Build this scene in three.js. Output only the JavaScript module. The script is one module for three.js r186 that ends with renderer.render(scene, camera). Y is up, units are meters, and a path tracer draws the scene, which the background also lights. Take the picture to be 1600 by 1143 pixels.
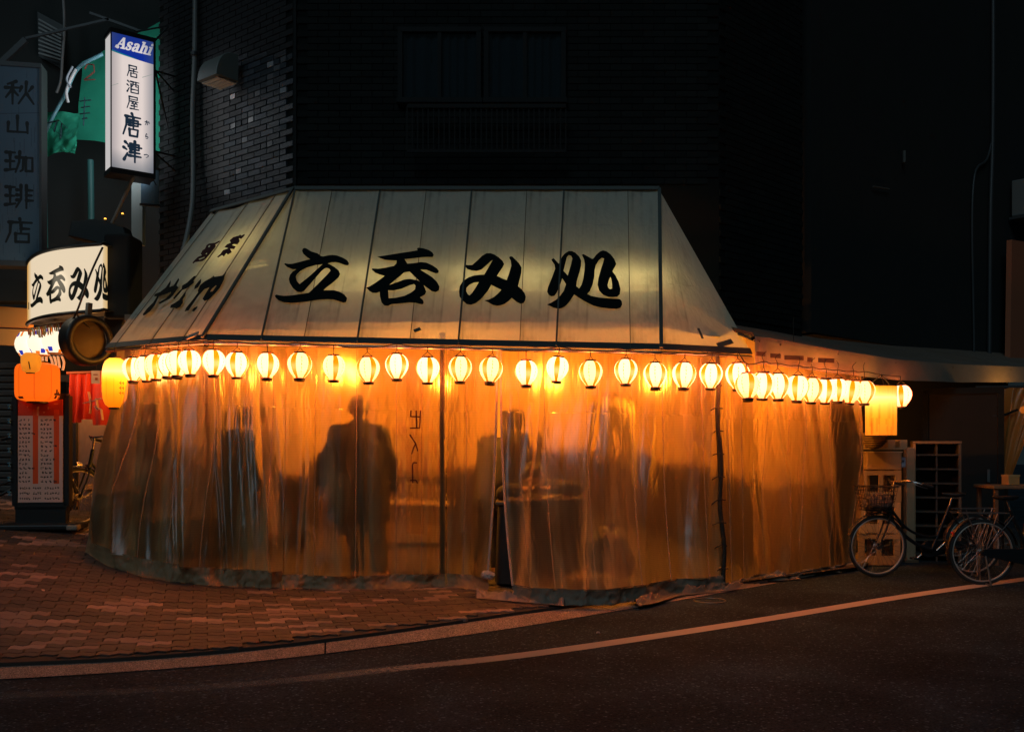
import * as THREE from 'three';
import { mergeGeometries } from 'three/addons/utils/BufferGeometryUtils.js';
import { RoundedBoxGeometry } from 'three/addons/geometries/RoundedBoxGeometry.js';
import { RectAreaLightUniformsLib } from 'three/addons/lights/RectAreaLightUniformsLib.js';

// ---------- camera: eye 1.35 m above the road, lens shifted (upright verticals) ----------
const F = 1500, CX = 800, HZ = 700, EYE = 1.35;
const scene = new THREE.Scene();
const camera = new THREE.PerspectiveCamera(2 * Math.atan(700 / F) * 180 / Math.PI, 1600 / 1400, 0.05, 300);
camera.setViewOffset(1600, 1400, 0, 0, 1600, 1143);
camera.position.set(0, EYE, 0);
camera.lookAt(0, EYE, -10);
const renderer = new THREE.WebGLRenderer({ antialias: true });
renderer.setSize(1024, 731);
renderer.toneMapping = THREE.LinearToneMapping;
renderer.toneMappingExposure = 1;
renderer.shadowMap.enabled = true;
RectAreaLightUniformsLib.init();

// ---------- night sky: dim, cool, even ----------
const SKY = [0.009, 0.0145, 0.0165];
{
  const W = 64, H = 32, data = new Float32Array(W * H * 4);
  for (let y = 0; y < H; y++) for (let x = 0; x < W; x++) {
    const up = (y + 0.5) / H - 0.5, k = 0.8 + 0.4 * Math.max(0, up);
    data.set([SKY[0] * k, SKY[1] * k, SKY[2] * k, 1], (y * W + x) * 4);
  }
  const t = new THREE.DataTexture(data, W, H, THREE.RGBAFormat, THREE.FloatType);
  t.mapping = THREE.EquirectangularReflectionMapping; t.magFilter = THREE.LinearFilter; t.needsUpdate = true;
  scene.background = t; scene.environment = t;
}
// the faint cool light of the night street, from behind the camera and high on the left
const sun = new THREE.DirectionalLight(new THREE.Color().setRGB(0.62, 0.88, 1.0), 0.30);
sun.position.set(-5, 13.5, 8); sun.target.position.set(0, 1, -9); sun.shadow.radius = 40; sun.castShadow = true;
Object.assign(sun.shadow.camera, { left: -16, right: 16, top: 14, bottom: -14, near: 1, far: 60 });
scene.add(sun, sun.target);

// lamp colours
const WARM = [1, 0.215, 0.022], BULB = [1, 0.32, 0.028];

// ---------- helpers ----------
const V = (x, y, z) => new THREE.Vector3(x, y, z);
const P = (u, v, d) => V((u - CX) / F * d, EYE - (v - HZ) / F * d, -d);          // the point at depth d that a pixel of the photograph shows
const px = (n, d) => n / F * d;
const clamp = THREE.MathUtils.clamp, lerp = THREE.MathUtils.lerp, sstep = (x, a, b) => THREE.MathUtils.smoothstep(x, a, b);
function rng(s) { return () => { s = (s + 0x6d2b79f5) | 0; let t = Math.imul(s ^ (s >>> 15), 1 | s); t = (t + Math.imul(t ^ (t >>> 7), 61 | t)) ^ t; return ((t ^ (t >>> 14)) >>> 0) / 4294967296; }; }
const hash = (x, y) => { let h = Math.imul(x | 0, 374761393) + Math.imul(y | 0, 668265263); h = Math.imul(h ^ (h >>> 13), 1274126177); return ((h ^ (h >>> 16)) >>> 0) / 4294967296; };
function vnoise(x, y) { const ix = Math.floor(x), iy = Math.floor(y), fx = x - ix, fy = y - iy, a = fx * fx * (3 - 2 * fx), b = fy * fy * (3 - 2 * fy); return lerp(lerp(hash(ix, iy), hash(ix + 1, iy), a), lerp(hash(ix, iy + 1), hash(ix + 1, iy + 1), a), b); }
const fbm = (x, y, n = 4) => { let s = 0, a = 0.5, t = 0; for (let i = 0; i < n; i++) { s += a * vnoise(x, y); t += a; x = x * 2.03 + 17; y = y * 2.03 + 9; a *= 0.5; } return s / t; };
const pnoise = (x, y, w) => { const k = sstep(x, 0, w), l = sstep(y, 0, w); return lerp(lerp(fbm(x + w, y + w), fbm(x, y + w), k), lerp(fbm(x + w, y), fbm(x, y), k), l); };  // repeats every w

// height of the pavement: level along the kerb, climbing up the side lane at the left
const rampAt = (x, d) => { const r = (-x - 2.2) * 0.8 + (d - 8.2) * 0.6; return 0.03 + 0.115 * (r < -0.6 ? 0 : r > 0.6 ? r : (r + 0.6) ** 2 / 2.4); };
const ground = (u, v, h = rampAt) => { let y = 0.03, d = 1; for (let i = 0; i < 60; i++) { d = F * (EYE - y) / (v - HZ); y = lerp(y, h((u - CX) / F * d, d), 0.6); } return P(u, v, d); };
const road = (u, v, y = 0) => P(u, v, F * (EYE - y) / (v - HZ));

const taken = {};
function numbered(n) { const k = taken[n] = (taken[n] ?? -1) + 1; return k ? n + '_' + String(k).padStart(3, '0') : n; }
function tag(o, label, category, group, kind) { if (label) o.userData.label = label; if (category) o.userData.category = category; if (group) o.userData.group = group; if (kind) o.userData.kind = kind; return o; }
function thing(name, label, category, pos = V(0, 0, 0), turn = 0, group) {
  const o = new THREE.Group(); o.name = numbered(name); o.position.copy(pos); o.rotation.y = turn; scene.add(o);
  return tag(o, label, category, group);
}
function mesh(name, geo, mat, parent = scene) {
  const m = new THREE.Mesh(Array.isArray(geo) ? merge(geo) : geo, mat); m.name = parent === scene ? numbered(name) : name; m.castShadow = m.receiveShadow = true; parent.add(m); return m;
}
// a part whose shape is given in world coordinates, under an unturned thing
function wpart(name, geo, mat, parent) { const g = Array.isArray(geo) ? merge(geo) : geo, p = parent.position; let q = parent.parent; const s = p.clone(); while (q && q !== scene) { s.add(q.position); q = q.parent; } g.translate(-s.x, -s.y, -s.z); return mesh(name, g, mat, parent); }
const structure = (name, geo, mat) => tag(mesh(name, geo, mat), null, null, null, 'structure');
function merge(list) {
  const g = list.map((x) => { const y = x.index ? x.toNonIndexed() : x.clone(); for (const k of Object.keys(y.attributes)) if (!['position', 'normal', 'uv'].includes(k)) y.deleteAttribute(k); if (!y.attributes.uv) y.setAttribute('uv', new THREE.BufferAttribute(new Float32Array(y.attributes.position.count * 2), 2)); return y; });
  return mergeGeometries(g);
}
const box = (w, h, d, x = 0, y = 0, z = 0) => new THREE.BoxGeometry(w, h, d).translate(x, y, z);
const rbox = (w, h, d, r, x = 0, y = 0, z = 0, s = 2) => new RoundedBoxGeometry(w, h, d, s, r).translate(x, y, z);
const cyl = (r0, r1, h, x = 0, y = 0, z = 0, n = 20, open = false) => new THREE.CylinderGeometry(r0, r1, h, n, 1, open).translate(x, y, z);
function rod(a, b, r, n = 8) { const d = b.clone().sub(a), g = new THREE.CylinderGeometry(r, r, d.length(), n); g.applyQuaternion(new THREE.Quaternion().setFromUnitVectors(V(0, 1, 0), d.clone().normalize())); return g.translate((a.x + b.x) / 2, (a.y + b.y) / 2, (a.z + b.z) / 2); }
function beam(a, b, w, h) { const d = b.clone().sub(a), g = new THREE.BoxGeometry(w, h, d.length()); const m = new THREE.Matrix4().lookAt(b, a, V(0, 1, 0)); g.applyMatrix4(m); return g.translate((a.x + b.x) / 2, (a.y + b.y) / 2, (a.z + b.z) / 2); }
const tube = (pts, r, seg = 40, n = 8, closed = false) => new THREE.TubeGeometry(new THREE.CatmullRomCurve3(pts, closed), seg, r, n, closed);
const lathe = (pts, n = 32) => new THREE.LatheGeometry(pts.map(([x, y]) => new THREE.Vector2(x, y)), n);
// a grid surface f(s, t) -> Vector3, s and t in 0..1; uv in metres when su, sv are given
function sheet(f, nu, nv, su = 1, sv = 1) {
  const p = [], uv = [], ix = [];
  for (let j = 0; j <= nv; j++) for (let i = 0; i <= nu; i++) { const q = f(i / nu, j / nv); p.push(q.x, q.y, q.z); uv.push(i / nu * su, (1 - j / nv) * sv); }
  for (let j = 0; j < nv; j++) for (let i = 0; i < nu; i++) { const a = j * (nu + 1) + i, b = a + 1, c = a + nu + 1, e = c + 1; ix.push(a, c, b, b, c, e); }
  const g = new THREE.BufferGeometry(); g.setAttribute('position', new THREE.Float32BufferAttribute(p, 3)); g.setAttribute('uv', new THREE.Float32BufferAttribute(uv, 2)); g.setIndex(ix); g.computeVertexNormals(); return g;
}
const quad = (a, b, c, d, nu = 1, nv = 1, su, sv) => sheet((s, t) => a.clone().lerp(b, s).lerp(d.clone().lerp(c, s), t), nu, nv, su ?? a.distanceTo(b), sv ?? a.distanceTo(d)); // a b on top, d c below
// a solid slab: quad a b c d (a b top, d c bottom) with thickness along -n
function slab(a, b, c, d, th) {
  const n = b.clone().sub(a).cross(d.clone().sub(a)).normalize().multiplyScalar(th), o = [a, b, c, d], k = o.map((q) => q.clone().add(n));
  return merge([quad(a, b, c, d), quad(k[1], k[0], k[3], k[2]), quad(k[0], k[1], b, a), quad(d, c, k[2], k[3]), quad(k[0], a, d, k[3]), quad(b, k[1], k[2], c)]);
}

// ---------- textures and materials ----------
function canvas(w, h, draw) { const c = document.createElement('canvas'); c.width = w; c.height = h; draw(c.getContext('2d'), w, h); return c; }
function ctex(w, h, draw, srgb = true, rep) { const t = new THREE.CanvasTexture(canvas(w, h, draw)); if (srgb) t.colorSpace = THREE.SRGBColorSpace; t.wrapS = t.wrapT = THREE.RepeatWrapping; if (rep) t.repeat.set(...rep); return t; }
function dtex(n, f, metres, srgb = false) {
  const a = new Uint8Array(n * n * 4);
  for (let y = 0; y < n; y++) for (let x = 0; x < n; x++) { const c = f(x / n, y / n, x, y), q = Array.isArray(c) ? c : [c, c, c]; for (let k = 0; k < 3; k++) a[(y * n + x) * 4 + k] = clamp(q[k], 0, 1) * 255; a[(y * n + x) * 4 + 3] = 255; }
  const t = new THREE.DataTexture(a, n, n, THREE.RGBAFormat); t.magFilter = THREE.LinearFilter; t.wrapS = t.wrapT = THREE.RepeatWrapping; t.repeat.set(1 / metres, 1 / metres); if (srgb) t.colorSpace = THREE.SRGBColorSpace; t.needsUpdate = true; return t;
}
const rgb = (r, g, b) => new THREE.Color().setRGB(r, g, b);
const std = (c, rough = 0.7, o = {}) => new THREE.MeshStandardMaterial({ color: rgb(...c), roughness: rough, side: THREE.DoubleSide, ...o });
const phys = (c, rough, o = {}) => new THREE.MeshPhysicalMaterial({ color: rgb(...c), roughness: rough, side: THREE.DoubleSide, ...o });
const lit = (c, e, rough = 0.6) => new THREE.MeshStandardMaterial({ color: rgb(...c), emissive: rgb(...e), emissiveIntensity: 1, roughness: rough, side: THREE.DoubleSide });

const grain = dtex(256, (x, y) => 0.62 + 0.38 * pnoise(x * 24, y * 24, 24), 1.1);
const grimeTex = dtex(256, (x, y) => { const n = pnoise(x * 6, y * 6, 6), m = pnoise(x * 40, y * 40, 40); const k = 0.62 + 0.45 * n + 0.12 * (m - 0.5); return [k, k * 0.985, k * 0.96]; }, 1.7);
const asphaltC = dtex(512, (x, y, i, j) => { const g = hash(i, j), h = hash((i >> 1) + 900, (j >> 1) + 77), n = pnoise(x * 8, y * 8, 8); let k = 0.34 + 0.22 * g + 0.18 * h + 0.22 * (n - 0.5); if (hash(i >> 1, (j >> 1) + 4000) > 0.975) k += 0.5; if (hash(i >> 2, (j >> 2) + 9100) > 0.985) k += 0.3; k *= 0.62 + 0.6 * pnoise(x * 3 + 1, y * 3, 3); return [k * 1.04, k, k * 0.96]; }, 2.6, true);
const asphaltB = dtex(512, (x, y, i, j) => 0.5 * hash((i >> 1), (j >> 1)) + 0.3 * hash(i >> 2, j >> 2) + 0.2 * hash(i, j), 2.6);
const concB = dtex(256, (x, y, i, j) => 0.5 * hash(i >> 1, j >> 1) + 0.5 * pnoise(x * 30, y * 30, 30), 0.5);
const aggTex = dtex(256, (x, y, i, j) => { const k = 0.45 + 0.5 * hash(i >> 1, (j >> 1) + 333) + 0.2 * (pnoise(x * 6, y * 6, 6) - 0.5); return [k, k * 0.97, k * 0.94]; }, 0.9, true), aggB = dtex(256, (x, y, i, j) => 0.7 * hash(i >> 1, (j >> 1) + 333) + 0.3 * hash(i, j), 0.9);
const clothB = dtex(128, (x, y) => 0.5 + 0.25 * Math.sin(x * 251.3) + 0.25 * Math.sin(y * 251.3), 0.12);

const M = {
  asphalt: phys([0.105, 0.185, 0.27], 0.9, { map: asphaltC, bumpMap: asphaltB, bumpScale: 0.007, specularIntensity: 0.12 }),
  gutter: std([0.62, 0.54, 0.50], 0.85, { map: aggTex, bumpMap: aggB, bumpScale: 0.006 }),
  mortar: std([0.045, 0.035, 0.03], 0.95),
  floor: std([0.05, 0.042, 0.035], 0.7, { map: grimeTex }),
  darkwall: std([0.010, 0.0135, 0.014], 0.95, { map: grimeTex }),
  render: std([0.022, 0.026, 0.026], 0.85, { map: grimeTex }),
  black: std([0.012, 0.013, 0.014], 0.45),
  blackmatt: std([0.014, 0.014, 0.014], 0.9),
  steel: std([0.3, 0.3, 0.3], 0.35, { metalness: 0.9 }),
  chrome: std([0.62, 0.6, 0.58], 0.24, { metalness: 1 }),
  darkmetal: std([0.06, 0.065, 0.07], 0.5, { metalness: 0.4 }),
  inwall: std([0.62, 0.46, 0.24], 0.85, { map: grimeTex }),
  wood: std([0.17, 0.10, 0.055], 0.6, { map: grain }),
  palewood: std([0.42, 0.30, 0.18], 0.6, { map: grain }),
  white: std([0.72, 0.68, 0.6], 0.6, { map: grimeTex }),
  tarp: std([0.36, 0.215, 0.11], 0.5, { map: grimeTex, bumpMap: clothB, bumpScale: 0.001 }),
  rubber: std([0.02, 0.02, 0.02], 0.75),
  cord: std([0.02, 0.018, 0.016], 0.7),
};
// reinforced vinyl: fine threads in a clear, slightly milky sheet
const threadTex = ctex(256, 256, (c) => { c.fillStyle = '#e8e2d4'; c.fillRect(0, 0, 256, 256); c.fillStyle = '#cdc2ae'; for (let i = 0; i < 16; i++) c.fillRect(0, i * 16, 256, 4); c.fillStyle = '#d9d0be'; for (let i = 0; i < 16; i++) c.fillRect(i * 16, 0, 2, 256); }, true, [1 / 0.26, 1 / 0.26]);
const vinylB = dtex(256, (x, y) => 0.7 * pnoise(x * 7, y * 4, 7) + 0.3 * pnoise(x * 22, y * 22, 22), 0.8);
const creaseB = dtex(256, (x, y) => { const a = pnoise(x * 17, y * 1 + 0.4 * pnoise(x * 3, y * 3, 3), 17), b = pnoise(x * 9, y * 9, 9), c = Math.pow(1 - Math.abs(2 * pnoise(x * 11, y * 2, 11) - 1), 7); return 0.45 * a + 0.2 * b + 0.35 * c; }, 1.6);
const pleatCloudT = dtex(512, (x, y) => { const a = pnoise(x * 22, y * 2, 22), b = pnoise(x * 6, y * 5, 6), c = pnoise(x * 60, y * 3, 60); return 1 - 0.34 * sstep(0.5 * a + 0.35 * b + 0.15 * c, 0.42, 0.72); }, 2.3);  // cloudy streaks stand in for the light and dark bands of the pleats
M.vinyl = phys([0.98, 0.77, 0.42], 0.315, { transmission: 0.92, thickness: 0.002, ior: 1.26, transmissionMap: pleatCloudT, map: threadTex, bumpMap: creaseB, bumpScale: 0.024, clearcoat: 0.5, clearcoatRoughness: 0.24 });
const awnTex = dtex(512, (x, y) => { const drip = pnoise(x * 30, y * 2, 30), blot = pnoise(x * 5, y * 5, 5), fine = pnoise(x * 48, y * 48, 48); const k = 0.92 - 0.34 * sstep(drip, 0.5, 0.85) * sstep(blot, 0.3, 0.7) - 0.22 * sstep(blot, 0.55, 0.8) + 0.1 * (fine - 0.5); return [k, k * 0.985, k * 0.95]; }, 2.1);
M.fabric = phys([0.66, 0.70, 0.64], 0.95, { transmission: 0.40, thickness: 0, map: awnTex, bumpMap: vinylB, bumpScale: 0.012, specularIntensity: 0.4 });
// ---------- lettering ----------
const BIG = { // outlines of the four brush characters on the awning, in tenths of a photograph pixel from each one's corner
  tachi: [[490,140,500,105,535,92,570,105,640,150,740,180,800,225,830,232,900,215,980,205,1060,215,1160,255,1225,295,1250,340,1240,372,1190,368,1100,335,1040,320,960,325,900,345,940,360,1020,405,1085,460,1108,515,1080,570,980,660,880,735,835,780,900,778,1010,780,1100,805,1180,850,1220,905,1205,965,1160,978,1090,955,1000,925,900,922,740,930,600,955,450,972,320,982,200,972,110,940,60,895,48,865,75,850,120,860,200,870,330,862,480,838,600,820,640,785,900,525,955,460,930,425,890,412,850,425,800,470,520,790,470,808,410,800,340,740,290,660,275,600,295,530,340,475,405,437,330,432,250,400,200,355,215,342,270,352,330,350,450,320,560,290,625,275,570,240,510,185],
    [385,560,400,520,460,465,560,410,700,370,830,352,600,560,450,680,405,630]],
  nomi: [[260,235,300,228,420,210,600,180,800,150,910,132,900,100,925,88,1000,97,1090,125,1150,165,1172,205,1155,238,1080,235,960,242,820,258,695,270,745,348,850,340,960,322,1050,330,1150,375,1225,425,1255,465,1245,495,1205,502,1140,480,1050,442,950,445,1060,510,1150,570,1230,650,1265,720,1255,775,1205,805,1140,790,1060,730,1008,695,1030,750,1050,800,1030,845,945,893,1000,940,1010,980,990,1005,950,1000,870,980,780,975,640,990,490,1000,430,1028,370,1022,325,975,300,880,297,800,240,820,180,818,130,790,78,738,130,718,240,650,380,545,290,520,220,490,165,440,180,425,270,430,400,412,525,385,565,345,572,295,450,288,380,280,310,258],
    [445,695,690,488,780,472,960,645,900,618,790,595,690,607,560,655], [432,778,520,780,640,755,780,695,850,675,885,705,870,765,800,820,700,870,560,900,440,912]],
  mi: [[175,385,190,368,230,372,290,370,380,290,450,220,520,180,590,178,650,200,720,245,780,300,808,355,780,410,730,480,690,545,780,590,850,615,890,500,925,380,915,300,890,250,905,230,940,232,990,280,1050,340,1090,415,1085,500,1060,600,1030,715,1090,760,1135,820,1158,880,1150,940,1120,985,1075,995,1020,970,930,900,880,950,820,995,750,1020,690,1028,630,1015,560,975,490,942,560,930,640,890,700,840,765,770,600,690,540,790,430,920,350,985,270,1012,200,1000,130,940,85,880,75,800,90,710,140,630,230,570,320,540,420,528,485,525,560,400,625,285,590,305,500,390,440,440,360,463,280,455,210,430],
    [400,645,320,650,240,690,195,740,190,790,215,840,245,865,290,820,350,730]],
  dokoro: [[120,285,150,258,185,290,240,350,262,320,290,240,340,180,400,145,450,142,510,170,570,230,603,300,600,380,570,500,530,640,525,715,570,750,610,690,640,580,658,450,662,350,650,270,615,205,640,192,700,225,780,270,800,265,850,200,910,150,960,133,1010,145,1080,195,1140,270,1172,350,1150,400,1110,470,1160,540,1210,640,1240,760,1230,840,1190,880,1120,888,1040,885,960,850,895,780,870,690,885,580,920,450,960,330,978,260,940,248,890,290,840,370,822,450,815,560,790,680,745,790,700,835,760,870,880,895,1050,912,1180,918,1235,925,1262,960,1268,1010,1240,1060,1180,1078,1050,1070,920,1055,800,1025,680,965,570,900,490,845,460,890,420,950,360,1020,290,1065,230,1078,160,1060,50,1010,110,985,200,930,260,870,320,790,358,680,330,630,295,580,270,660,240,740,210,810,170,865,120,875,75,850,50,800,65,730,110,620,150,520,180,430,170,360],
    [400,205,370,240,350,320,315,465,385,540,410,460,440,350,462,260,440,215], [1080,560,1050,620,1030,690,1040,740,1075,765,1105,750,1105,680,1095,600]],
};
const SIDE = [ // the smaller brush marks on the left slope
  ['m', [670,425,690,400,740,350,790,330,775,310,800,265,830,245,850,200,880,180,960,170,1015,142,1015,160,960,190,965,215,930,260,900,300,840,370,800,400,700,415,682,432], [865,215,885,200,900,210,880,230], [835,310,850,295,860,305,845,322], [745,375,820,348,830,358,760,388]],
  ['m', [985,350,1030,310,1060,265,1130,240,1080,225,1110,190,1160,170,1145,140,1190,100,1260,80,1280,65,1295,80,1335,60,1330,80,1290,120,1260,110,1270,150,1240,190,1195,185,1170,200,1220,215,1200,250,1150,245,1170,290,1120,320,1100,300,1070,345,1045,325,1000,355]],
  ['k', [180,850,190,825,260,795,330,740,390,650,390,680,375,735,430,715,490,620,500,640,465,710,490,740,440,810,380,880,250,950,240,930,330,880,390,820,400,790,330,820,240,850,190,960,130,1040,60,1090,40,1095,40,1075,90,1010,170,930,220,850]],
  ['k', [420,880,480,810,530,760,540,715,600,680,690,595,710,592,680,650,690,670,660,700,590,750,540,770,490,830,440,885]],
  ['k', [385,1000,395,965,440,940,500,900,550,830,585,800,570,850,545,890,545,930,510,985,460,1010,440,995]],
  ['k', [695,760,700,720,750,660,780,630,775,680,735,740]],
  ['k', [740,780,770,710,830,660,920,610,940,590,955,605,1050,590,1100,545,1080,590,1070,640,1020,740,960,810,880,890,820,910,800,885,850,800,890,735,820,760,740,850,620,1030,570,1045,590,1000,680,890,745,800], [890,795,930,790,985,720,970,710,920,750]],
  ['k', [665,1040,690,1000,735,980,725,1005,690,1045]],
];
const KANJI = { // strokes in a box of 100
  i: '22,12 80,12 80,32 24,32|22,12 22,50 8,92|30,50 90,50|58,36 58,66|36,66 36,92 82,92 82,66 36,66',
  sake: '8,12 20,22|4,40 16,48|4,92 20,62|30,14 96,14|50,14 50,36 40,52|72,14 72,46 84,48|34,32 34,94 92,94 92,32 34,32|34,70 92,70',
  ya: '22,10 84,10 84,28 24,28|22,10 22,50 6,94|34,42 90,42|56,42 42,58 82,56|72,50 84,62|60,60 60,94|38,74 84,74|30,94 94,94',
  kara: '50,0 57,10|18,14 94,14|24,14 22,50 6,92|36,28 82,28 82,50|28,39 96,39|36,50 82,50|58,18 58,64|38,66 40,94 78,94 82,66 38,66',
  tsu: '10,10 24,20|2,36 18,44|4,92 22,60|38,16 84,16 84,40|30,28 98,28|38,40 84,40|36,54 88,54|30,70 94,70|62,2 62,98',
  ka_: '20,36 62,32 60,70 48,82|44,14 40,50 20,84|76,28 90,54', ra_: '44,10 58,18|36,30 32,62 60,48 76,62 66,82 36,88', tu_: '14,40 50,28 84,42 76,66 44,80',
  aki: '40,6 12,18|4,32 50,30|28,14 28,94|28,36 6,70|30,42 46,60|58,26 52,44|94,24 82,42|74,6 72,50 48,92|74,50 98,90',
  yama: '50,8 50,86|16,42 14,88 88,88|86,40 88,92',
  koo: '6,14 36,14|6,48 34,48|4,84 38,78|20,14 20,82|40,32 64,32 62,80 54,86|52,10 50,50 38,90|72,32 72,84 94,84 94,32 72,32',
  hii: '6,14 36,14|6,48 34,48|4,84 38,78|20,14 20,82|56,6 56,60 40,92|42,24 56,24|42,44 56,44|42,64 56,60|74,6 74,94|74,24 94,24|74,44 92,44|74,64 96,64',
  ten: '52,2 54,14|16,16 92,16|22,16 20,56 6,94|56,24 56,60|56,40 84,40|38,60 38,92 82,92 82,60 38,60',
  eki: '8,8 8,58 44,58 40,94 32,88|8,8 44,8|26,8 26,58|8,24 42,24|8,40 42,40|6,70 8,84|16,68 18,80|26,66 28,78|56,10 90,10 90,40 56,40|56,10 56,50 46,94|70,42 98,92',
};
function kanji(c, k, x, y, w, h, lw, col) {
  c.strokeStyle = col; c.lineCap = 'round'; c.lineJoin = 'round';
  for (const s of KANJI[k].split('|')) {
    const p = s.split(' ').map((q) => q.split(',').map(Number)), n = p.length;
    for (let i = 0; i < n - 1; i++) { // a brush that presses at the start of each stroke and lifts at its end
      const [a, b] = [p[i], p[i + 1]], st = 6;
      for (let j = 0; j < st; j++) { const f = (t) => [x + lerp(a[0], b[0], t) * w / 100, y + lerp(a[1], b[1], t) * h / 100]; const t = (i + j / st) / (n - 1); c.lineWidth = lw * (1.15 - 0.45 * t + (j === 0 && i === 0 ? 0.2 : 0)); c.beginPath(); c.moveTo(...f(j / st)); c.lineTo(...f((j + 1) / st)); c.stroke(); }
    }
  }
}
function bigGlyph(c, k, x, y, s, col) { // the same brush characters, printed
  c.fillStyle = col; c.beginPath();
  for (const ring of BIG[k]) { for (let i = 0; i < ring.length; i += 2) c[i ? 'lineTo' : 'moveTo'](x + ring[i] * s[0], y + ring[i + 1] * s[1]); c.closePath(); }
  c.fill('evenodd');
}
// ================= ground =================
structure('road', new THREE.PlaneGeometry(160, 160, 1, 1).rotateX(-Math.PI / 2), M.asphalt).geometry.attributes.uv.array.forEach((x, i, a) => { a[i] = x * 160; });
const curve = (pts, h) => new THREE.CatmullRomCurve3(pts.map(([u, v]) => road(u, v, h)), false, 'centripetal');
const KERB = curve([[-420, 1052], [-200, 1043], [0, 1035], [200, 1026], [400, 1010], [600, 986], [800, 957], [900, 944], [1010, 931], [1120, 917], [1200, 907]], 0.03);
const GUT = curve([[-420, 1078], [-200, 1070], [0, 1062], [200, 1050], [400, 1034], [600, 1010], [800, 982], [940, 959], [1040, 942], [1130, 926], [1215, 911]], 0);
{ // pavement body: everything behind the kerb line, following the lane's slope
  const N = 60, R = 40;
  const top = sheet((s, t) => { const k = KERB.getPoint(s), x = lerp(k.x, k.x * 2.2 - 1.2 + lerp(-5, 5, s) * 0.4, t), z = lerp(k.z, -16, t); return V(x, t === 0 ? 0.03 : rampAt(x, -z), z); }, N, R, 12, 10);
  const lip = sheet((s, t) => { const k = KERB.getPoint(s); return V(k.x, 0.03 - t * 0.05, k.z); }, N, 1);
  structure('pavement_base', [top, lip], M.mortar);
}
const pavement = tag(new THREE.Group(), null, null, null, 'structure'); pavement.name = 'pavement'; scene.add(pavement);
{ // concrete gutter slabs along the kerb
  const g = tag(new THREE.Group(), null, null, null, 'structure'); g.name = 'gutter'; scene.add(g);
  for (const [a, b] of [[0, 0.17], [0.1715, 0.452], [0.4535, 0.72], [0.7215, 1]]) {
    const S = (s, t) => { const q = lerp(a, b, s), k = KERB.getPoint(q), e = GUT.getPoint(q); return V(lerp(k.x, e.x, t), 0.006 + 0.004 * Math.sin(t * Math.PI), lerp(k.z, e.z, t)); };
    mesh('gutter_slab', sheet(S, 30, 4, 30 * (b - a) * 0.4, 0.3), M.gutter, g);
  }
}
{ // painted edge line, worn thin towards the left
  const L = new THREE.CatmullRomCurve3([[-150, 1096], [0, 1088], [180, 1081], [400, 1068], [630, 1044], [800, 1026], [1000, 998], [1200, 967], [1400, 934], [1600, 905], [1720, 889], [1900, 868]].map(([u, v]) => road(u, v)), false, 'centripetal');
  const g = sheet((s, t) => { const k = L.getPoint(s), n = L.getTangent(s); return V(k.x + n.z * (t - 0.5) * 0.15, 0.004, k.z - n.x * (t - 0.5) * 0.15); }, 160, 2, 1, 1);
  const wear = new THREE.CanvasTexture(canvas(1024, 32, (c, w, h) => {
    const d = c.createImageData(w, h);
    for (let y = 0; y < h; y++) for (let x = 0; x < w; x++) { const s = x / w, edge = Math.min(y, h - 1 - y) / h; let k = lerp(0.30, 0.98, sstep(s, 0.2, 0.62)); const n = fbm(x * 0.35, y * 0.5) * 0.7 + hash(x, y) * 0.3; k = clamp(k * lerp(0.45, 1, sstep(k + (n - 0.5) * 0.9 - (edge < 0.1 ? 0.2 : 0), 0.1, 0.6)) - 0.12, 0, 1); d.data.set([k * 255, k * 255, k * 255, 255], (y * w + x) * 4); }
    c.putImageData(d, 0, 0);
  }));
  structure('road_edge_line', g, std([0.66, 0.56, 0.48], 0.7, { alphaMap: wear, transparent: true, bumpMap: asphaltB, bumpScale: 0.003 }));
}
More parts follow.
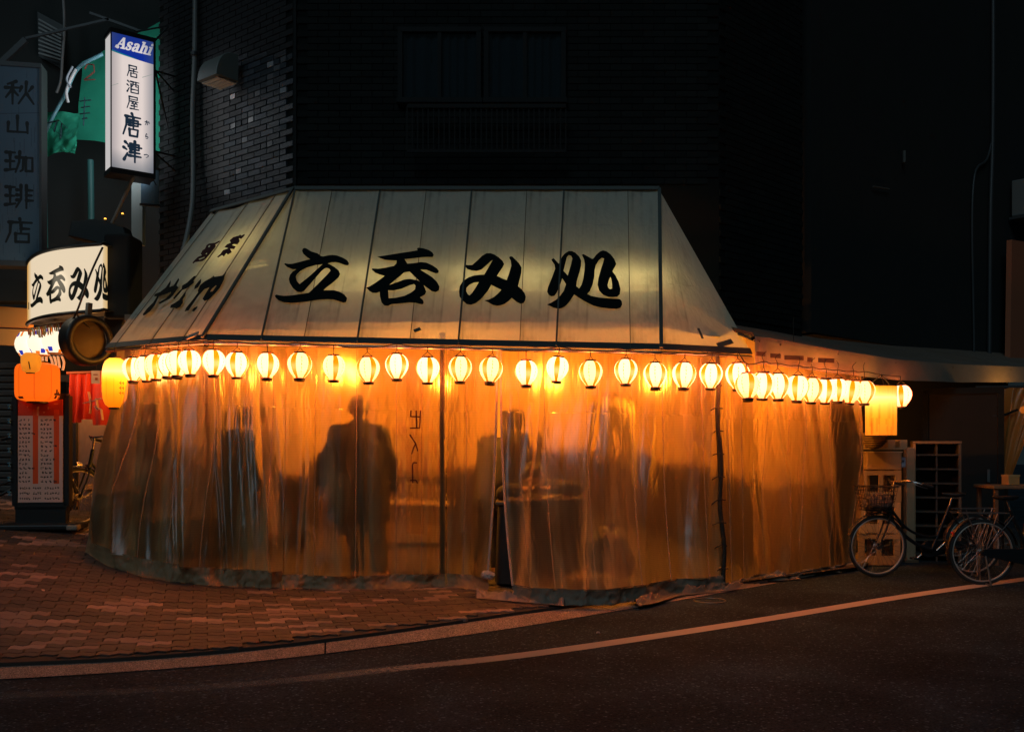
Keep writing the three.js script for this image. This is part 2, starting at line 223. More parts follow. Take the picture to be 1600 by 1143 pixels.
{ // interlocking paving blocks
  const r = rng(11), Lb = 0.226, Wb = 0.1125, a = 0.31, ux = V(Math.cos(a), 0, -Math.sin(a)), uz = V(-Math.sin(a), 0, -Math.cos(a)), e = 0.021, gap = 0.0028;
  const wave = (x) => { const t = ((x / (Lb / 2)) % 1 + 1) % 1; return e * (t < 0.25 ? t * 4 : t < 0.75 ? 2 - t * 4 : t * 4 - 4); };
  const shapes = [0, 1].map(() => {
    const s = new THREE.Shape(), xs = [gap, Lb / 8, Lb * 3 / 8, Lb / 2, Lb * 5 / 8, Lb * 7 / 8, Lb - gap];
    xs.forEach((x, i) => s[i ? 'lineTo' : 'moveTo'](x, wave(x) + gap)); xs.slice().reverse().forEach((x) => s.lineTo(x, Wb + wave(x) - gap));
    const g = new THREE.ExtrudeGeometry(s, { depth: 0.02, bevelEnabled: true, bevelThickness: 0.003, bevelSize: 0.0022, bevelOffset: -0.0022, bevelSegments: 1 });
    g.rotateX(-Math.PI / 2).translate(-Lb / 2, -0.016, Wb / 2); return g; // local x along the block, -z across
  });
  const tones = [[0.058, 0.048, 0.046], [0.072, 0.055, 0.052], [0.048, 0.042, 0.042], [0.098, 0.07, 0.064], [0.23, 0.165, 0.15], [0.34, 0.24, 0.215]];
  const mats = tones.map((c) => std(c, 0.68, { map: grimeTex, bumpMap: concB, bumpScale: 0.002 }));
  const list = [];
  const o = V(-3.2, 0, -5.6);
  for (let j = -6; j < 110; j++) for (let i = -30; i < 50; i++) {
    const x0 = i * Lb + (j % 2 ? Lb / 2 : 0), z0 = j * Wb;
    const c = o.clone().addScaledVector(ux, x0).addScaledVector(uz, z0), d = -c.z;
    if (d < 5.2 || d > 15) continue;
    let q = 0; { let lo = 0, hi = 1; for (let n = 0; n < 18; n++) { q = (lo + hi) / 2; KERB.getPoint(q).x < c.x ? lo = q : hi = q; } }
    const k = KERB.getPoint(q); if (c.x > 1.9 || c.z > k.z - 0.085) continue;
    const y = rampAt(c.x, d), u = CX + c.x / d * F, v = HZ + (EYE - y) / d * F;
    if (u < -80 || u > 1120 || v > 1150) continue;
    const inside = c.x > -4.4 && d > 9.6 - 0.35 * Math.min(0, c.x + 2.2) * -2.2 && c.x > -2; // under the bar's floor
    if (inside) continue;
    list.push({ c: c.setY(y + 0.004), d, size: F / d, u, v });
  }
  list.sort((p, q) => p.d - q.d);
  const near = [], far = [];
  list.forEach((b, i) => {
    const patch = fbm(b.c.x * 1.1 + 40, b.c.z * 1.7 + 9, 2), n = r(); // paler replacement blocks lie in loose patches
    b.t = n < sstep(patch, 0.5, 0.68) * 0.5 ? 4 + (r() < 0.3 ? 1 : 0) : Math.floor(r() * 4);
    b.rx = (r() - 0.5) * 0.02; b.rz = (r() - 0.5) * 0.016; b.dy = (r() - 0.5) * 0.004; b.ry = a + (r() - 0.5) * 0.012;
    const sx = (rampAt(b.c.x + 0.05, b.d) - rampAt(b.c.x - 0.05, b.d)) / 0.1, sz = (rampAt(b.c.x, b.d - 0.05) - rampAt(b.c.x, b.d + 0.05)) / 0.1;
    const m = new THREE.Object3D(); m.quaternion.setFromUnitVectors(V(0, 1, 0), V(-sx, 1, -sz).normalize()); m.rotateY(b.ry); m.rotateX(b.rx); m.rotateZ(b.rz); m.position.copy(b.c); m.position.y += b.dy; b.m = m; (i < 296 ? near : far).push(b);
  });
  for (const b of near) { const k = mesh('paving_block', shapes[0], mats[b.t], pavement); k.position.copy(b.m.position); k.quaternion.copy(b.m.quaternion); }
  const im = new THREE.InstancedMesh(shapes[1], std([1, 1, 1], 0.68, { map: grimeTex, bumpMap: concB, bumpScale: 0.002 }), far.length); im.name = 'paving_blocks'; im.userData.kind = 'stuff'; im.receiveShadow = true;
  far.forEach((b, i) => { b.m.updateMatrix(); im.setMatrixAt(i, b.m.matrix); im.setColorAt(i, rgb(...tones[b.t])); }); pavement.add(im);
}
// ================= the corner building that the bar is built against =================
const W0 = V(-2.29, 0, -10.2), W1 = V(2.2, 0, -10.2), WL = V(-4.33, 0, -11.795), WR = V(3.43, 0, -11.345), WR2 = V(8.6, 0, -16.15);
const at = (p, y) => V(p.x, y, p.z);
function wallPanel(a, b, y0, y1, th) { return slab(at(a, y1), at(b, y1), at(b, y0), at(a, y0), th); }
const tower = thing('corner_building', 'dark tiled corner building rising behind the glowing bar tent', 'building', V(0, 0, -11));
{
  const wallMat = phys([0.010, 0.013, 0.013], 0.9, { map: grimeTex, specularIntensity: 0.3 }), frameMat = phys([0.012, 0.014, 0.015], 0.7, { specularIntensity: 0.4 });
  wpart('wall', [wallPanel(W0, W1, 2.72, 9.5, 0.2), wallPanel(at(W1, 0), at(WR, 0), 2.6, 9.5, 0.2), wallPanel(WL, W0, 2.72, 9.5, 0.2)], wallMat, tower);
  // front wall tiles: too dark and small to tell apart
  const tile = box(0.222, 0.062, 0.02), list = [], r = rng(5);
  const spot = (a, b, y0, y1, off) => { const d = at(b, 0).sub(at(a, 0)), L = d.length(), u = d.clone().normalize(), n = V(-u.z, 0, u.x).multiplyScalar(1), rows = Math.floor((y1 - y0) / 0.071); if (n.z < 0) n.negate(); for (let j = 0; j < rows; j++) for (let i = 0; i * 0.23 < L - 0.12; i++) { const x = Math.min(L - 0.115, i * 0.23 + (j % 2 ? 0.115 : 0) + 0.115); list.push([at(a, y0 + 0.035 + j * 0.071).addScaledVector(u, x).addScaledVector(n, off), Math.atan2(-u.z, u.x)]); } };
  spot(W0, W1, 4.15, 7.6, 0.006); spot(W1, WR, 2.75, 7.6, 0.006);
  const im = new THREE.InstancedMesh(tile, phys([1, 1, 1], 0.8, { specularIntensity: 0.35 }), list.length); im.name = 'wall_tiles'; im.userData.kind = 'stuff';
  const q = new THREE.Object3D(); list.forEach(([p, t], i) => { q.position.copy(p).sub(tower.position); q.rotation.set((r() - 0.5) * 0.02, t + (r() - 0.5) * 0.02, 0); q.updateMatrix(); im.setMatrixAt(i, q.matrix); const k = 0.7 + 0.6 * r(); im.setColorAt(i, rgb(0.009 * k, 0.0115 * k, 0.0115 * k)); }); tower.add(im);
  // side wall: glossy bricks, some coloured pale to imitate glints of the sign
  const side = W0.clone().sub(WL), L = side.length(), u = side.clone().normalize(), n = V(-u.z, 0, u.x); if (n.x > 0) n.negate();
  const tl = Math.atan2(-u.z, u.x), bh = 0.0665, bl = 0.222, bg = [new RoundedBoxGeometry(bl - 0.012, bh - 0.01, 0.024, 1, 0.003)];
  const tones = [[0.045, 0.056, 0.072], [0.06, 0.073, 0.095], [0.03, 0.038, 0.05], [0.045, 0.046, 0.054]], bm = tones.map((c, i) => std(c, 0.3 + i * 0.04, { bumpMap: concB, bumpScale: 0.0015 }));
  const paleGlints = [0.12, 0.2, 0.3, 0.42].map((k) => std([k * 0.95, k, k * 1.1], 0.2)), rest = []; let cnt = 0;
  for (let j = 0; j < 66; j++) for (let i = -1; i < 14; i++) {
    const x = i * bl + (j % 2 ? bl / 2 : 0) + bl / 2, y = 3.2 + j * bh; if (x < bl / 2 || x > L - bl / 2) continue;
    const p = at(WL, y).addScaledVector(u, x).addScaledVector(n, 0.008), d = -p.z, su = CX + p.x / d * F, sv = HZ - (y - EYE) / d * F;
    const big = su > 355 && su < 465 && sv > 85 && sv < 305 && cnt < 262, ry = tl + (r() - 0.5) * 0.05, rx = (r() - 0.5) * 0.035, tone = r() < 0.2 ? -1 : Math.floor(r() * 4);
    if (big) { cnt++; const b = mesh('brick', bg[0], bm[Math.max(0, tone)], tower); b.position.copy(p).sub(tower.position); b.rotation.set(rx, ry, 0); if (tone < 0) { b.material = paleGlints[Math.floor(r() * r() * 4)]; b.rotation.y += (r() - 0.5) * 0.16; b.scale.x = 0.5; const sd = r() < 0.5 ? 1 : -1; const b2 = mesh('brick', bg[0], bm[2], tower); cnt++; b2.position.copy(b.position).addScaledVector(u, -bl * 0.24 * sd); b2.rotation.copy(b.rotation); b2.scale.x = 0.46; b.position.addScaledVector(u, bl * 0.24 * sd); b.scale.x = 0.46; } }
    else if (sv > -30) rest.push([p, ry, rx]);
  }
  const im2 = new THREE.InstancedMesh(box(bl - 0.012, bh - 0.01, 0.024), std([0.022, 0.022, 0.024], 0.45), rest.length); im2.name = 'bricks'; im2.userData.kind = 'stuff';
  rest.forEach(([p, ry, rx], i) => { q.position.copy(p).sub(tower.position); q.rotation.set(rx, ry, 0); q.updateMatrix(); im2.setMatrixAt(i, q.matrix); }); tower.add(im2);
  // the corner's metal angle and a band over the awning
  wpart('corner_trim', box(0.03, 6.8, 0.03, W0.x - 0.012, 6.12, W0.z + 0.02), frameMat, tower);
  // upstairs windows with drawn curtains over a balcony railing
  const glass = phys([0.9, 0.95, 0.97], 0.05, { transmission: 1, thickness: 0 }), drape = phys([0.02, 0.028, 0.033], 0.95, { specularIntensity: 0.2 });
  for (const [u0, u1] of [[628, 746], [762, 878]]) {
    const a = P(u0, 52, 10.17), b = P(u1, 156, 10.17), w = b.x - a.x, h = a.y - b.y, cx = (a.x + b.x) / 2, cy = (a.y + b.y) / 2;
    const f = wpart('window', [box(w + 0.08, 0.05, 0.08, cx, a.y + 0.02, -10.15), box(w + 0.1, 0.05, 0.1, cx, b.y - 0.025, -10.14), box(0.05, h, 0.08, a.x - 0.015, cy, -10.15), box(0.05, h, 0.08, b.x + 0.015, cy, -10.15), box(0.04, h, 0.07, cx, cy, -10.155)], frameMat, tower);
    mesh('pane', box(w, h, 0.008, cx, cy, -10.143).translate(-tower.position.x, -tower.position.y, -tower.position.z), glass, f);
    mesh('drape', sheet((s, t) => V(a.x + s * w, a.y - t * h, -10.172 + 0.012 * Math.sin(s * 46 + 2 * Math.sin(s * 9))), 90, 2).translate(-tower.position.x, -tower.position.y, -tower.position.z), drape, f);
  }
  const ra = P(636, 166, 9.95), rb = P(884, 236, 9.95);
  const rail = [box(rb.x - ra.x, 0.04, 0.04, (ra.x + rb.x) / 2, ra.y, ra.z), box(rb.x - ra.x, 0.03, 0.03, (ra.x + rb.x) / 2, rb.y, ra.z)];
  wpart('balcony_rail', rail, frameMat, tower);
  for (let i = 0; i <= 30; i++) { const x = lerp(ra.x, rb.x, i / 30); wpart('baluster', box(0.014, ra.y - rb.y, 0.014, x, (ra.y + rb.y) / 2, ra.z), frameMat, tower); }
  // ventilation hood on the side wall
  const hp = P(340, 108, 10.62), hood = new THREE.Group(); hood.name = 'vent_hood'; tower.add(hood); hood.position.copy(hp).sub(tower.position); hood.rotation.y = tl - Math.PI / 2;
  const hs = new THREE.Shape(); hs.moveTo(0, 0.16); hs.lineTo(-0.1, 0.15); hs.quadraticCurveTo(-0.26, 0.1, -0.28, -0.13); hs.lineTo(0, -0.13); hs.closePath();
  mesh('hood_shell', new THREE.ExtrudeGeometry(hs, { depth: 0.34, bevelEnabled: true, bevelSize: 0.006, bevelThickness: 0.006, bevelSegments: 1 }).rotateY(Math.PI).translate(-0.14, 0, 0.17), std([0.16, 0.18, 0.17], 0.5, { metalness: 0.2 }), hood);
  for (let i = 0; i < 4; i++) mesh('louvre', box(0.05, 0.012, 0.3, 0.03 + i * 0.062 - 0.14, -0.15, 0), M.white, hood);
  // drainpipe down the side wall
  wpart('drainpipe', tube([P(305, -20, 11.2), P(304, 90, 11.2), P(301, 180, 11.19), P(302, 262, 11.17), P(300, 320, 11.1), P(292, 368, 11.0), P(285, 395, 10.95)], 0.03, 60, 10), std([0.16, 0.17, 0.17], 0.45), tower);
  for (const v of [84, 258]) wpart('pipe_clamp', cyl(0.042, 0.042, 0.04, P(303, v, 11.19).x, P(303, v, 11.19).y, -11.19, 14), M.darkmetal, tower);
}
{ // next building along the street, set back and darker
  const b = thing('dark_building', 'unlit dark building beyond the tent, at the right edge', 'building', V(6, 0, -13));
  const a = V(3.62, 0, -11.6), e = V(9.6, 0, -17.2);
  wpart('wall', wallPanel(a, e, 2.75, 9.5, 0.25), M.darkwall, b);
  wpart('wall_return', wallPanel(V(3.3, 0, -12.0), a, 2.75, 9.5, 0.2), M.darkwall, b);
  const dir = e.clone().sub(a).normalize(), n = V(-dir.z, 0, dir.x); if (n.z < 0) n.negate();
  const on = (u, v, off = 0.05) => { const k = (u - CX) / F; const t = (k * -a.z - a.x) / (dir.x - k * -dir.z); const p = a.clone().addScaledVector(dir, t); const d = -p.z; return P(u, v, d).addScaledVector(n, off); };
  wpart('drainpipe', tube([on(1547, -10), on(1547, 120), on(1546, 230), on(1543, 330), on(1541, 560)], 0.035, 30, 8), M.darkmetal, b);
  wpart('conduit', tube([on(1549, 210, 0.04), on(1538, 250, 0.04), on(1520, 270, 0.04), on(1518, 560, 0.04)], 0.02, 30, 6), M.darkmetal, b);
  const ac = new THREE.Group(); ac.name = 'air_conditioner'; b.add(ac); const ap = on(1590, 318, 0.2); ac.position.copy(ap).sub(b.position); ac.rotation.y = Math.atan2(-dir.z, dir.x);
  mesh('casing', rbox(0.82, 0.6, 0.3, 0.02), std([0.14, 0.145, 0.14], 0.6), ac); mesh('fan_guard', new THREE.TorusGeometry(0.22, 0.012, 8, 30).translate(-0.12, 0, 0.155), M.darkmetal, ac); mesh('bracket', box(0.9, 0.04, 0.34, 0, -0.33, 0), M.darkmetal, ac);
  const q0 = on(1556, 378, 0.25), q1 = on(1650, 392, 0.25), q2 = on(1650, 590, 0.25), q3 = on(1553, 572, 0.25);
  wpart('sign_panel', slab(q0, q1, q2, q3, 0.08), std([0.42, 0.13, 0.06], 0.6), b);
  wpart('wall_bracket', [box(0.03, 0.16, 0.05).translate(...on(1407, 246, 0.05).toArray()), rod(on(1360, 292, 0.04), on(1385, 296, 0.04), 0.01)], std([0.1, 0.1, 0.09], 0.7), b);
}
{ // buildings closing the lane on the left
  const b = thing('lane_building', 'dark shop building with shuttered front behind the signs', 'building', V(-6, 0, -12.6));
  wpart('wall', [box(6.6, 9, 0.3, -7.9, 5.0, -12.9), box(1.2, 6, 0.3, -4.9, 6.4, -13.4)], M.render, b);
  for (let i = 0; i < 22; i++) wpart('shutter_slat', rbox(1.5, 0.082, 0.05, 0.018, -6.42 - 0.55, 0.55 + i * 0.09, -12.68, 1), std([0.05, 0.055, 0.055], 0.5, { metalness: 0.3 }), b);
  wpart('pillar', box(0.25, 2.8, 0.3, -6.05, 1.7, -12.6), M.darkwall, b);
  // slatted vent high on the wall
  for (let i = 0; i < 9; i++) { const y = P(0, 26 + i * 6.4, 12.6).y; wpart('vent_slat', beam(P(60, 30 + i * 6.6, 12.6), P(95, 50 + i * 5.4, 12.6), 0.02, 0.02), std([0.2, 0.21, 0.21], 0.4), b); }
  wpart('vent_frame', slab(P(58, 18, 12.68), P(99, 40, 12.68), P(97, 108, 12.68), P(60, 88, 12.68), 0.05), M.black, b);
  wpart('drainpipe', tube([P(98, -10, 12.4), P(100, 40, 12.4), P(97, 90, 12.4), P(94, 128, 12.4), P(88, 145, 12.4)], 0.018, 20, 6), std([0.2, 0.2, 0.2], 0.4), b);
  wpart('girder', [beam(P(40, 62, 12.2), P(-20, 118, 12.2), 0.05, 0.07), beam(P(40, 60, 12.3), P(170, 30, 12.3), 0.03, 0.03), beam(P(140, 20, 12.3), P(250, 60, 12.3), 0.03, 0.03)], M.darkmetal, b);
  wpart('pole', rod(P(66, 262, 11.9), P(68, 395, 11.9), 0.05, 14), std([0.05, 0.3, 0.3], 0.45), b);
  wpart('pole', rod(P(141, 250, 12.3), P(142, 350, 12.3), 0.04, 12), std([0.05, 0.18, 0.18], 0.5), b);
  wpart('pale_post', box(0.13, 1.1, 0.1).translate(...P(216, 312, 11.6).toArray()), std([0.22, 0.25, 0.24], 0.6), b);
}
// ================= the awning =================
const T0 = P(460, 296, 10.16), T1 = P(1030, 296, 10.16), E0 = P(318, 530, 9.0);
const nF = T1.clone().sub(T0).cross(E0.clone().sub(T0)).normalize(); if (nF.z < 0) nF.negate();
const onPlane = (u, v, p, n) => { const o = V(0, EYE, 0), d = P(u, v, 1).sub(o); return o.clone().addScaledVector(d, p.clone().sub(o).dot(n) / d.dot(n)); };
const front = (u, v) => onPlane(u, v, T0, nF);
const E1 = front(1033, 545), E2 = P(1175, 552, 9.35), TL = P(330, 331, 11.1);
const leftN = TL.clone().sub(T0).cross(E0.clone().sub(T0)).normalize(); if (leftN.z < 0) leftN.negate();
const leftAt = (u, v) => onPlane(u, v, E0, leftN);
const EL = leftAt(165, 543);
const awning = thing('fabric_awning', 'pale backlit fabric awning with large black brush lettering over the bar', 'awning', V(-0.5, 2.3, -9.6));
{
  // seams and frame-pipe shadow lines of the front: the pixel columns where each meets the ridge and the eave
  const seams = [[460, 318, 1], [461.5, 408, 1], [519, 474, 0], [594, 558, 1], [666, 640, 0], [737, 716, 1], [823, 812, 0], [881, 869, 1], [981, 985, 0], [1030, 1033, 1]];
  const eaveV = (u) => 530 + (u - 318) * 15 / 715;
  const topP = (u) => front(u, 296), botP = (u) => front(u, eaveV(u));
  const strip = (a, b, n, w, th) => { const d = b.clone().sub(a), c = d.clone().cross(n).normalize().multiplyScalar(w / 2), o = n.clone().multiplyScalar(th); return slab(a.clone().sub(c).add(o), a.clone().add(c).add(o), b.clone().add(c).add(o), b.clone().sub(c).add(o), th); };
  const seam = std([0.075, 0.09, 0.085], 0.7), thread = std([0.16, 0.14, 0.10], 0.7), hem = std([0.05, 0.055, 0.055], 0.6);  // seam also colours the strips laid on as pipe shadows
  const sag = (s, t, k = 1) => -0.04 * k * Math.sin(Math.PI * s) * (0.4 + 0.6 * Math.sin(Math.PI * t)) + 0.008 * (fbm(s * 3 + k * 7, t * 4) - 0.5);
  for (let i = 0; i < seams.length - 1; i++) {
    const [a, b] = [seams[i], seams[i + 1]], A = topP(a[0]), B = topP(b[0]), C = botP(b[1]), D = botP(a[1]);
    wpart('fabric_panel', sheet((s, t) => A.clone().lerp(B, s).lerp(D.clone().lerp(C, s), t).addScaledVector(nF, sag(s, t, 1 + i * 0.1) * 0.35), 14, 26, A.distanceTo(B) + D.distanceTo(C) * 0.5, 2.1), M.fabric, awning);
    if (i) wpart(a[2] ? 'pipe_shadow_strip' : 'seam', strip(A, D, nF, a[2] ? 0.017 : 0.007, a[2] ? 0.01 : 0.004), a[2] ? seam : thread, awning);  // thick dark strips stand in for shadows of the pipes behind the fabric
  }
  // right gore and left slope
  const nR = E1.clone().sub(T1).cross(E2.clone().sub(T1)).normalize(); if (nR.z < 0) nR.negate();
  wpart('fabric_panel', sheet((s, t) => T1.clone().lerp(E1.clone().lerp(E2, s), t), 14, 26, 1.2, 2.1), M.fabric, awning);
  wpart('pipe_shadow_strip', strip(T1, E1, nF, 0.034, 0.014), seam, awning);
  const Lq = (s, t) => T0.clone().lerp(TL, s).lerp(E0.clone().lerp(EL, s), t);
  const cuts = [0, 0.2, 0.52, 0.9, 1];
  for (let i = 0; i < 4; i++) wpart('fabric_panel', sheet((s, t) => Lq(lerp(cuts[i], cuts[i + 1], s), t).addScaledVector(leftN, sag(s, t, 2 + i) * 0.3), 10, 26, 0.5, 2.2), M.fabric, awning);
  wpart('pipe_shadow_strip', strip(T0, E0, nF.clone().add(leftN).normalize(), 0.03, 0.02), seam, awning);
  for (let i = 1; i < 4; i++) wpart('seam', strip(Lq(cuts[i], 0), Lq(cuts[i], 1), leftN, 0.01, 0.006), thread, awning);
  // hem bands along the eave, and the frame pipe inside it
  const band = (a, b, n, h) => { const dn = V(0, -1, 0).projectOnPlane(n).normalize(), o = n.clone().multiplyScalar(0.008), up = dn.clone().multiplyScalar(-h); return slab(a.clone().add(up).add(o), b.clone().add(up).add(o), b.clone().add(o).addScaledVector(dn, 0.01), a.clone().add(o).addScaledVector(dn, 0.01), 0.012); };
  wpart('eave_hem', [band(E0, E1, nF, 0.06), band(E1, E2, nR, 0.06)], hem, awning); wpart('eave_hem', band(EL, E0, leftN, 0.06), hem, awning);
  wpart('ridge_hem', [strip(T0.clone().addScaledVector(nF, 0.004), T1.clone().addScaledVector(nF, 0.004), nF, 0.05, 0.012), strip(TL, T0, leftN, 0.05, 0.012)], std([0.1, 0.11, 0.105], 0.7), awning);
  wpart('frame_pipe', [rod(E0, E1, 0.018), rod(E1, E2, 0.018), rod(E0, EL, 0.018)].map((g) => g.translate(0, -0.03, -0.03)), M.steel, awning);
  // mended patches near the eave
  for (const [u0, v0, u1, v1, w] of [[647, 518, 657, 514, 0.035]]) wpart('patch', strip(front(u0, v0), front(u1, v1), nF, w, 0.006), seam, awning);
  const rt = (u, v) => onPlane(u, v, T1, nR);
  wpart('patch', [strip(rt(1091, 513), rt(1098, 529), nR, 0.025, 0.003), strip(rt(1121, 540), rt(1144, 533), nR, 0.055, 0.003)], seam, awning);
  wpart('patch', strip(leftAt(296, 530).addScaledVector(leftN, 0.01), leftAt(312, 524).addScaledVector(leftN, 0.01), leftN, 0.05, 0.012), std([0.3, 0.3, 0.3], 0.5), awning);
  // painted characters
  const ink = phys([0.005, 0.008, 0.008], 0.8, { specularIntensity: 0.25 }), maroon = phys([0.05, 0.012, 0.012], 0.8, { specularIntensity: 0.25 });
  const glyph = (rings, map, m) => {
    const o = awning.position, ax = map(0, 0), n = m.n, ex = map(500, 0).sub(ax).normalize(), ey = n.clone().cross(ex).normalize();
    const to2 = (ring) => { const q = []; for (let i = 0; i < ring.length; i += 2) { const p = map(ring[i], ring[i + 1]).sub(ax); q.push(new THREE.Vector2(p.dot(ex), p.dot(ey))); } return q; };
    const sh = new THREE.Shape(to2(rings[0])); rings.slice(1).forEach((h) => sh.holes.push(new THREE.Path(to2(h))));
    const g = new THREE.ExtrudeGeometry(sh, { depth: 0.003, bevelEnabled: false }); g.applyMatrix4(new THREE.Matrix4().makeBasis(ex, ey, n).setPosition(ax.clone().addScaledVector(n, m.off)));
    return wpart('painted_character', g, m.mat, awning);
  };
  const S = 1 / 10.392;
  for (const [k, u] of [['tachi', 425], ['nomi', 565], ['mi', 710], ['dokoro', 850]]) glyph(BIG[k], (x, y) => front(u + x * S, 380 + y * S), { n: nF, off: 0.013, mat: ink });
  for (const [m, ...rings] of SIDE) glyph(rings, (x, y) => leftAt(220 + x / 8.165, 360 + y / 8.165), { n: leftN, off: 0.014, mat: m === 'm' ? maroon : ink });
}
// unseen tubes added under the awning to make the fabric glow
function unseenTubeLamp(a, b, label, I) {
  const mid = a.clone().lerp(b, 0.5), t = thing('unseen_tube_lamp', label, 'lamp', mid, 0);
  wpart('tube', rod(a, b, 0.018, 10), lit([0.9, 0.8, 0.6], [1.4, 0.9, 0.35]), t);
  wpart('batten', beam(a.clone().add(V(0, 0.05, -0.03)), b.clone().add(V(0, 0.05, -0.03)), 0.05, 0.04), M.white, t);
  const n = 6; for (let i = 0; i < n; i++) { const l = new THREE.PointLight(rgb(1, 0.73, 0.27), I / n); l.position.copy(a.clone().lerp(b, (i + 0.5) / n).sub(mid)).add(V(0, 0, 0.03)); l.castShadow = true; l.shadow.radius = 3; t.add(l); }
}
unseenTubeLamp(V(-2.0, 2.95, -9.68), V(-0.85, 2.95, -9.68), 'unseen tube lamp behind the left third of the awning front', 0.62);
unseenTubeLamp(V(-0.65, 2.95, -9.68), V(0.45, 2.95, -9.68), 'unseen tube lamp behind the middle of the awning front', 0.628);
unseenTubeLamp(V(0.65, 2.95, -9.68), V(1.5, 2.95, -9.68), 'unseen tube lamp behind the right third of the awning front', 0.7);
unseenTubeLamp(V(-3.0, 3.3, -10.5), V(-2.6, 3.3, -10.2), 'short unseen tube lamp behind the left slope of the awning', 0.75);

// ================= lower awning along the street =================
const wing = thing('side_awning', 'long low brown awning running right along the street', 'awning', V(4.5, 2.2, -11));
const WD = (u) => 7.48 / (1.075 - (u - 800) / 1500);   // depth of the street front at a pixel column
const wingN = V(0.681, 0, 0.732);
{
  const a = P(1150, 516, WD(1150)), uu = [1180, 1200, 1300, 1400, 1500, 1600, 1680], lo = [525, 527, 545, 561, 569, 573, 577];
  const low = (s) => { const k = s * (uu.length - 1), i = Math.min(uu.length - 2, Math.floor(k)), f = k - i, u = lerp(uu[i], uu[i + 1], f); return P(u, lerp(lo[i], lo[i + 1], f), WD(u)); };
  const back = (s) => { const k = lerp(0.12, 1, sstep(s, 0, 0.16)); return low(s).addScaledVector(wingN, -0.95 * k).add(V(0.1 * (1 - k), 0.32 * k, 0)); };
  const canvasM = phys([0.13, 0.085, 0.05], 0.85, { transmission: 0.12, thickness: 0, map: grimeTex, bumpMap: vinylB, bumpScale: 0.02 });
  wpart('roof_sheet', sheet((s, t) => back(s).lerp(low(s), t).add(V(0, -0.03 * Math.sin(Math.PI * t) + 0.02 * Math.sin(s * 40) * t * (1 - t) * 2, 0)), 80, 12, 7, 1), canvasM, wing);
  wpart('valance', sheet((s, t) => low(s).add(V(0, -t * (0.27 - 0.06 * s), 0)).addScaledVector(wingN, 0.012 * Math.sin(s * 55) * t), 120, 4, 7, 0.25), phys([0.42, 0.36, 0.28], 0.8, { transmission: 0.25, thickness: 0, map: grimeTex }), wing);
  const pts = []; for (let i = 0; i <= 12; i++) pts.push(low(i / 12).addScaledVector(wingN, -0.03).add(V(0, -0.02, 0))); wpart('frame_pipe', tube(pts, 0.02, 40, 8), M.darkmetal, wing);
  for (let i = 0; i < 7; i++) { const s = 0.05 + i * 0.15; wpart('rafter', rod(back(s).add(V(0, -0.05, 0)), low(s).add(V(0, -0.05, 0)), 0.014), M.darkmetal, wing); }
  // stitched darker patches on the valance
  for (const [u0, u1, v] of [[1178, 1192, 553], [1200, 1216, 556], [1222, 1252, 559], [1258, 1266, 562], [1275, 1300, 563]]) { const A = P(u0, v - 4, WD(u0)).addScaledVector(wingN, 0.03), B = P(u1, v - 3, WD(u1)).addScaledVector(wingN, 0.03), C = P(u1, v + 4, WD(u1)).addScaledVector(wingN, 0.03), D = P(u0, v + 3, WD(u0)).addScaledVector(wingN, 0.03); wpart('patch', slab(A, B, C, D, 0.004), std([0.12, 0.06, 0.04], 0.8), wing); }
}
// ================= paper lanterns =================
const stripeTex = (seed) => ctex(512, 128, (c, w, h) => {
  const r = rng(seed); c.fillStyle = '#fff4e2'; c.fillRect(0, 0, w, h);
  for (let k = 0; k < 4; k++) { // four orange gores, brush marks on the white ones between
    c.fillStyle = '#f2860c'; c.fillRect(k * 128, 0, 40, h); c.strokeStyle = '#7a2c04'; c.lineWidth = 2.2;
    for (let j = 0; j < 5; j++) { const x = k * 128 + 80, y = 26 + j * 17; c.beginPath(); c.moveTo(x - 6 + r() * 4, y); c.lineTo(x + 6 - r() * 4, y + 2 + r() * 3); c.moveTo(x - 1, y - 5); c.lineTo(x + r() * 6 - 3, y + 8); c.stroke(); }
  }
  c.fillStyle = 'rgba(150,70,10,.25)'; for (let i = 1; i < 12; i++) c.fillRect(0, i * h / 12, w, 1);
});
const lanternTex = stripeTex(3), glowTex = ctex(512, 128, (c, w, h) => { c.fillStyle = '#fff7ec'; c.fillRect(0, 0, w, h); const r = rng(3); c.strokeStyle = '#e08a3a'; c.lineWidth = 3; for (let k = 0; k < 4; k++) for (let j = 0; j < 5; j++) { const x = k * 128 + 80, y = 26 + j * 17; c.beginPath(); c.moveTo(x - 6 + r() * 4, y); c.lineTo(x + 6 - r() * 4, y + 2 + r() * 3); c.moveTo(x - 1, y - 5); c.lineTo(x + r() * 6 - 3, y + 8); c.stroke(); } c.fillStyle = 'rgba(230,150,70,.28)'; for (let i = 1; i < 12; i++) c.fillRect(0, i * h / 12, w, 2); const e = c.createLinearGradient(0, 0, 0, h); e.addColorStop(0.72, 'rgba(255,170,70,0)'); e.addColorStop(0.95, 'rgba(255,170,70,.55)'); c.fillStyle = e; c.fillRect(0, 0, w, h); const g = c.createLinearGradient(0, 0, 0, h); g.addColorStop(0, '#d05a00'); g.addColorStop(0.3, '#d86608'); g.addColorStop(0.5, '#f6c688'); g.addColorStop(0.62, '#f6c688'); g.addColorStop(0.85, '#d86608'); g.addColorStop(1, '#d05a00'); c.fillStyle = g; for (let k = 0; k < 4; k++) c.fillRect(k * 128, 0, 40, h); });  // hot spot of the bulb and its orange fall-off painted into the emission
const paper = phys([0.95, 0.93, 0.9], 0.95, { transmission: 0.4, thickness: 0, map: lanternTex, emissive: rgb(1.3, 1.2, 1.18), emissiveMap: glowTex, specularIntensity: 0.2 });
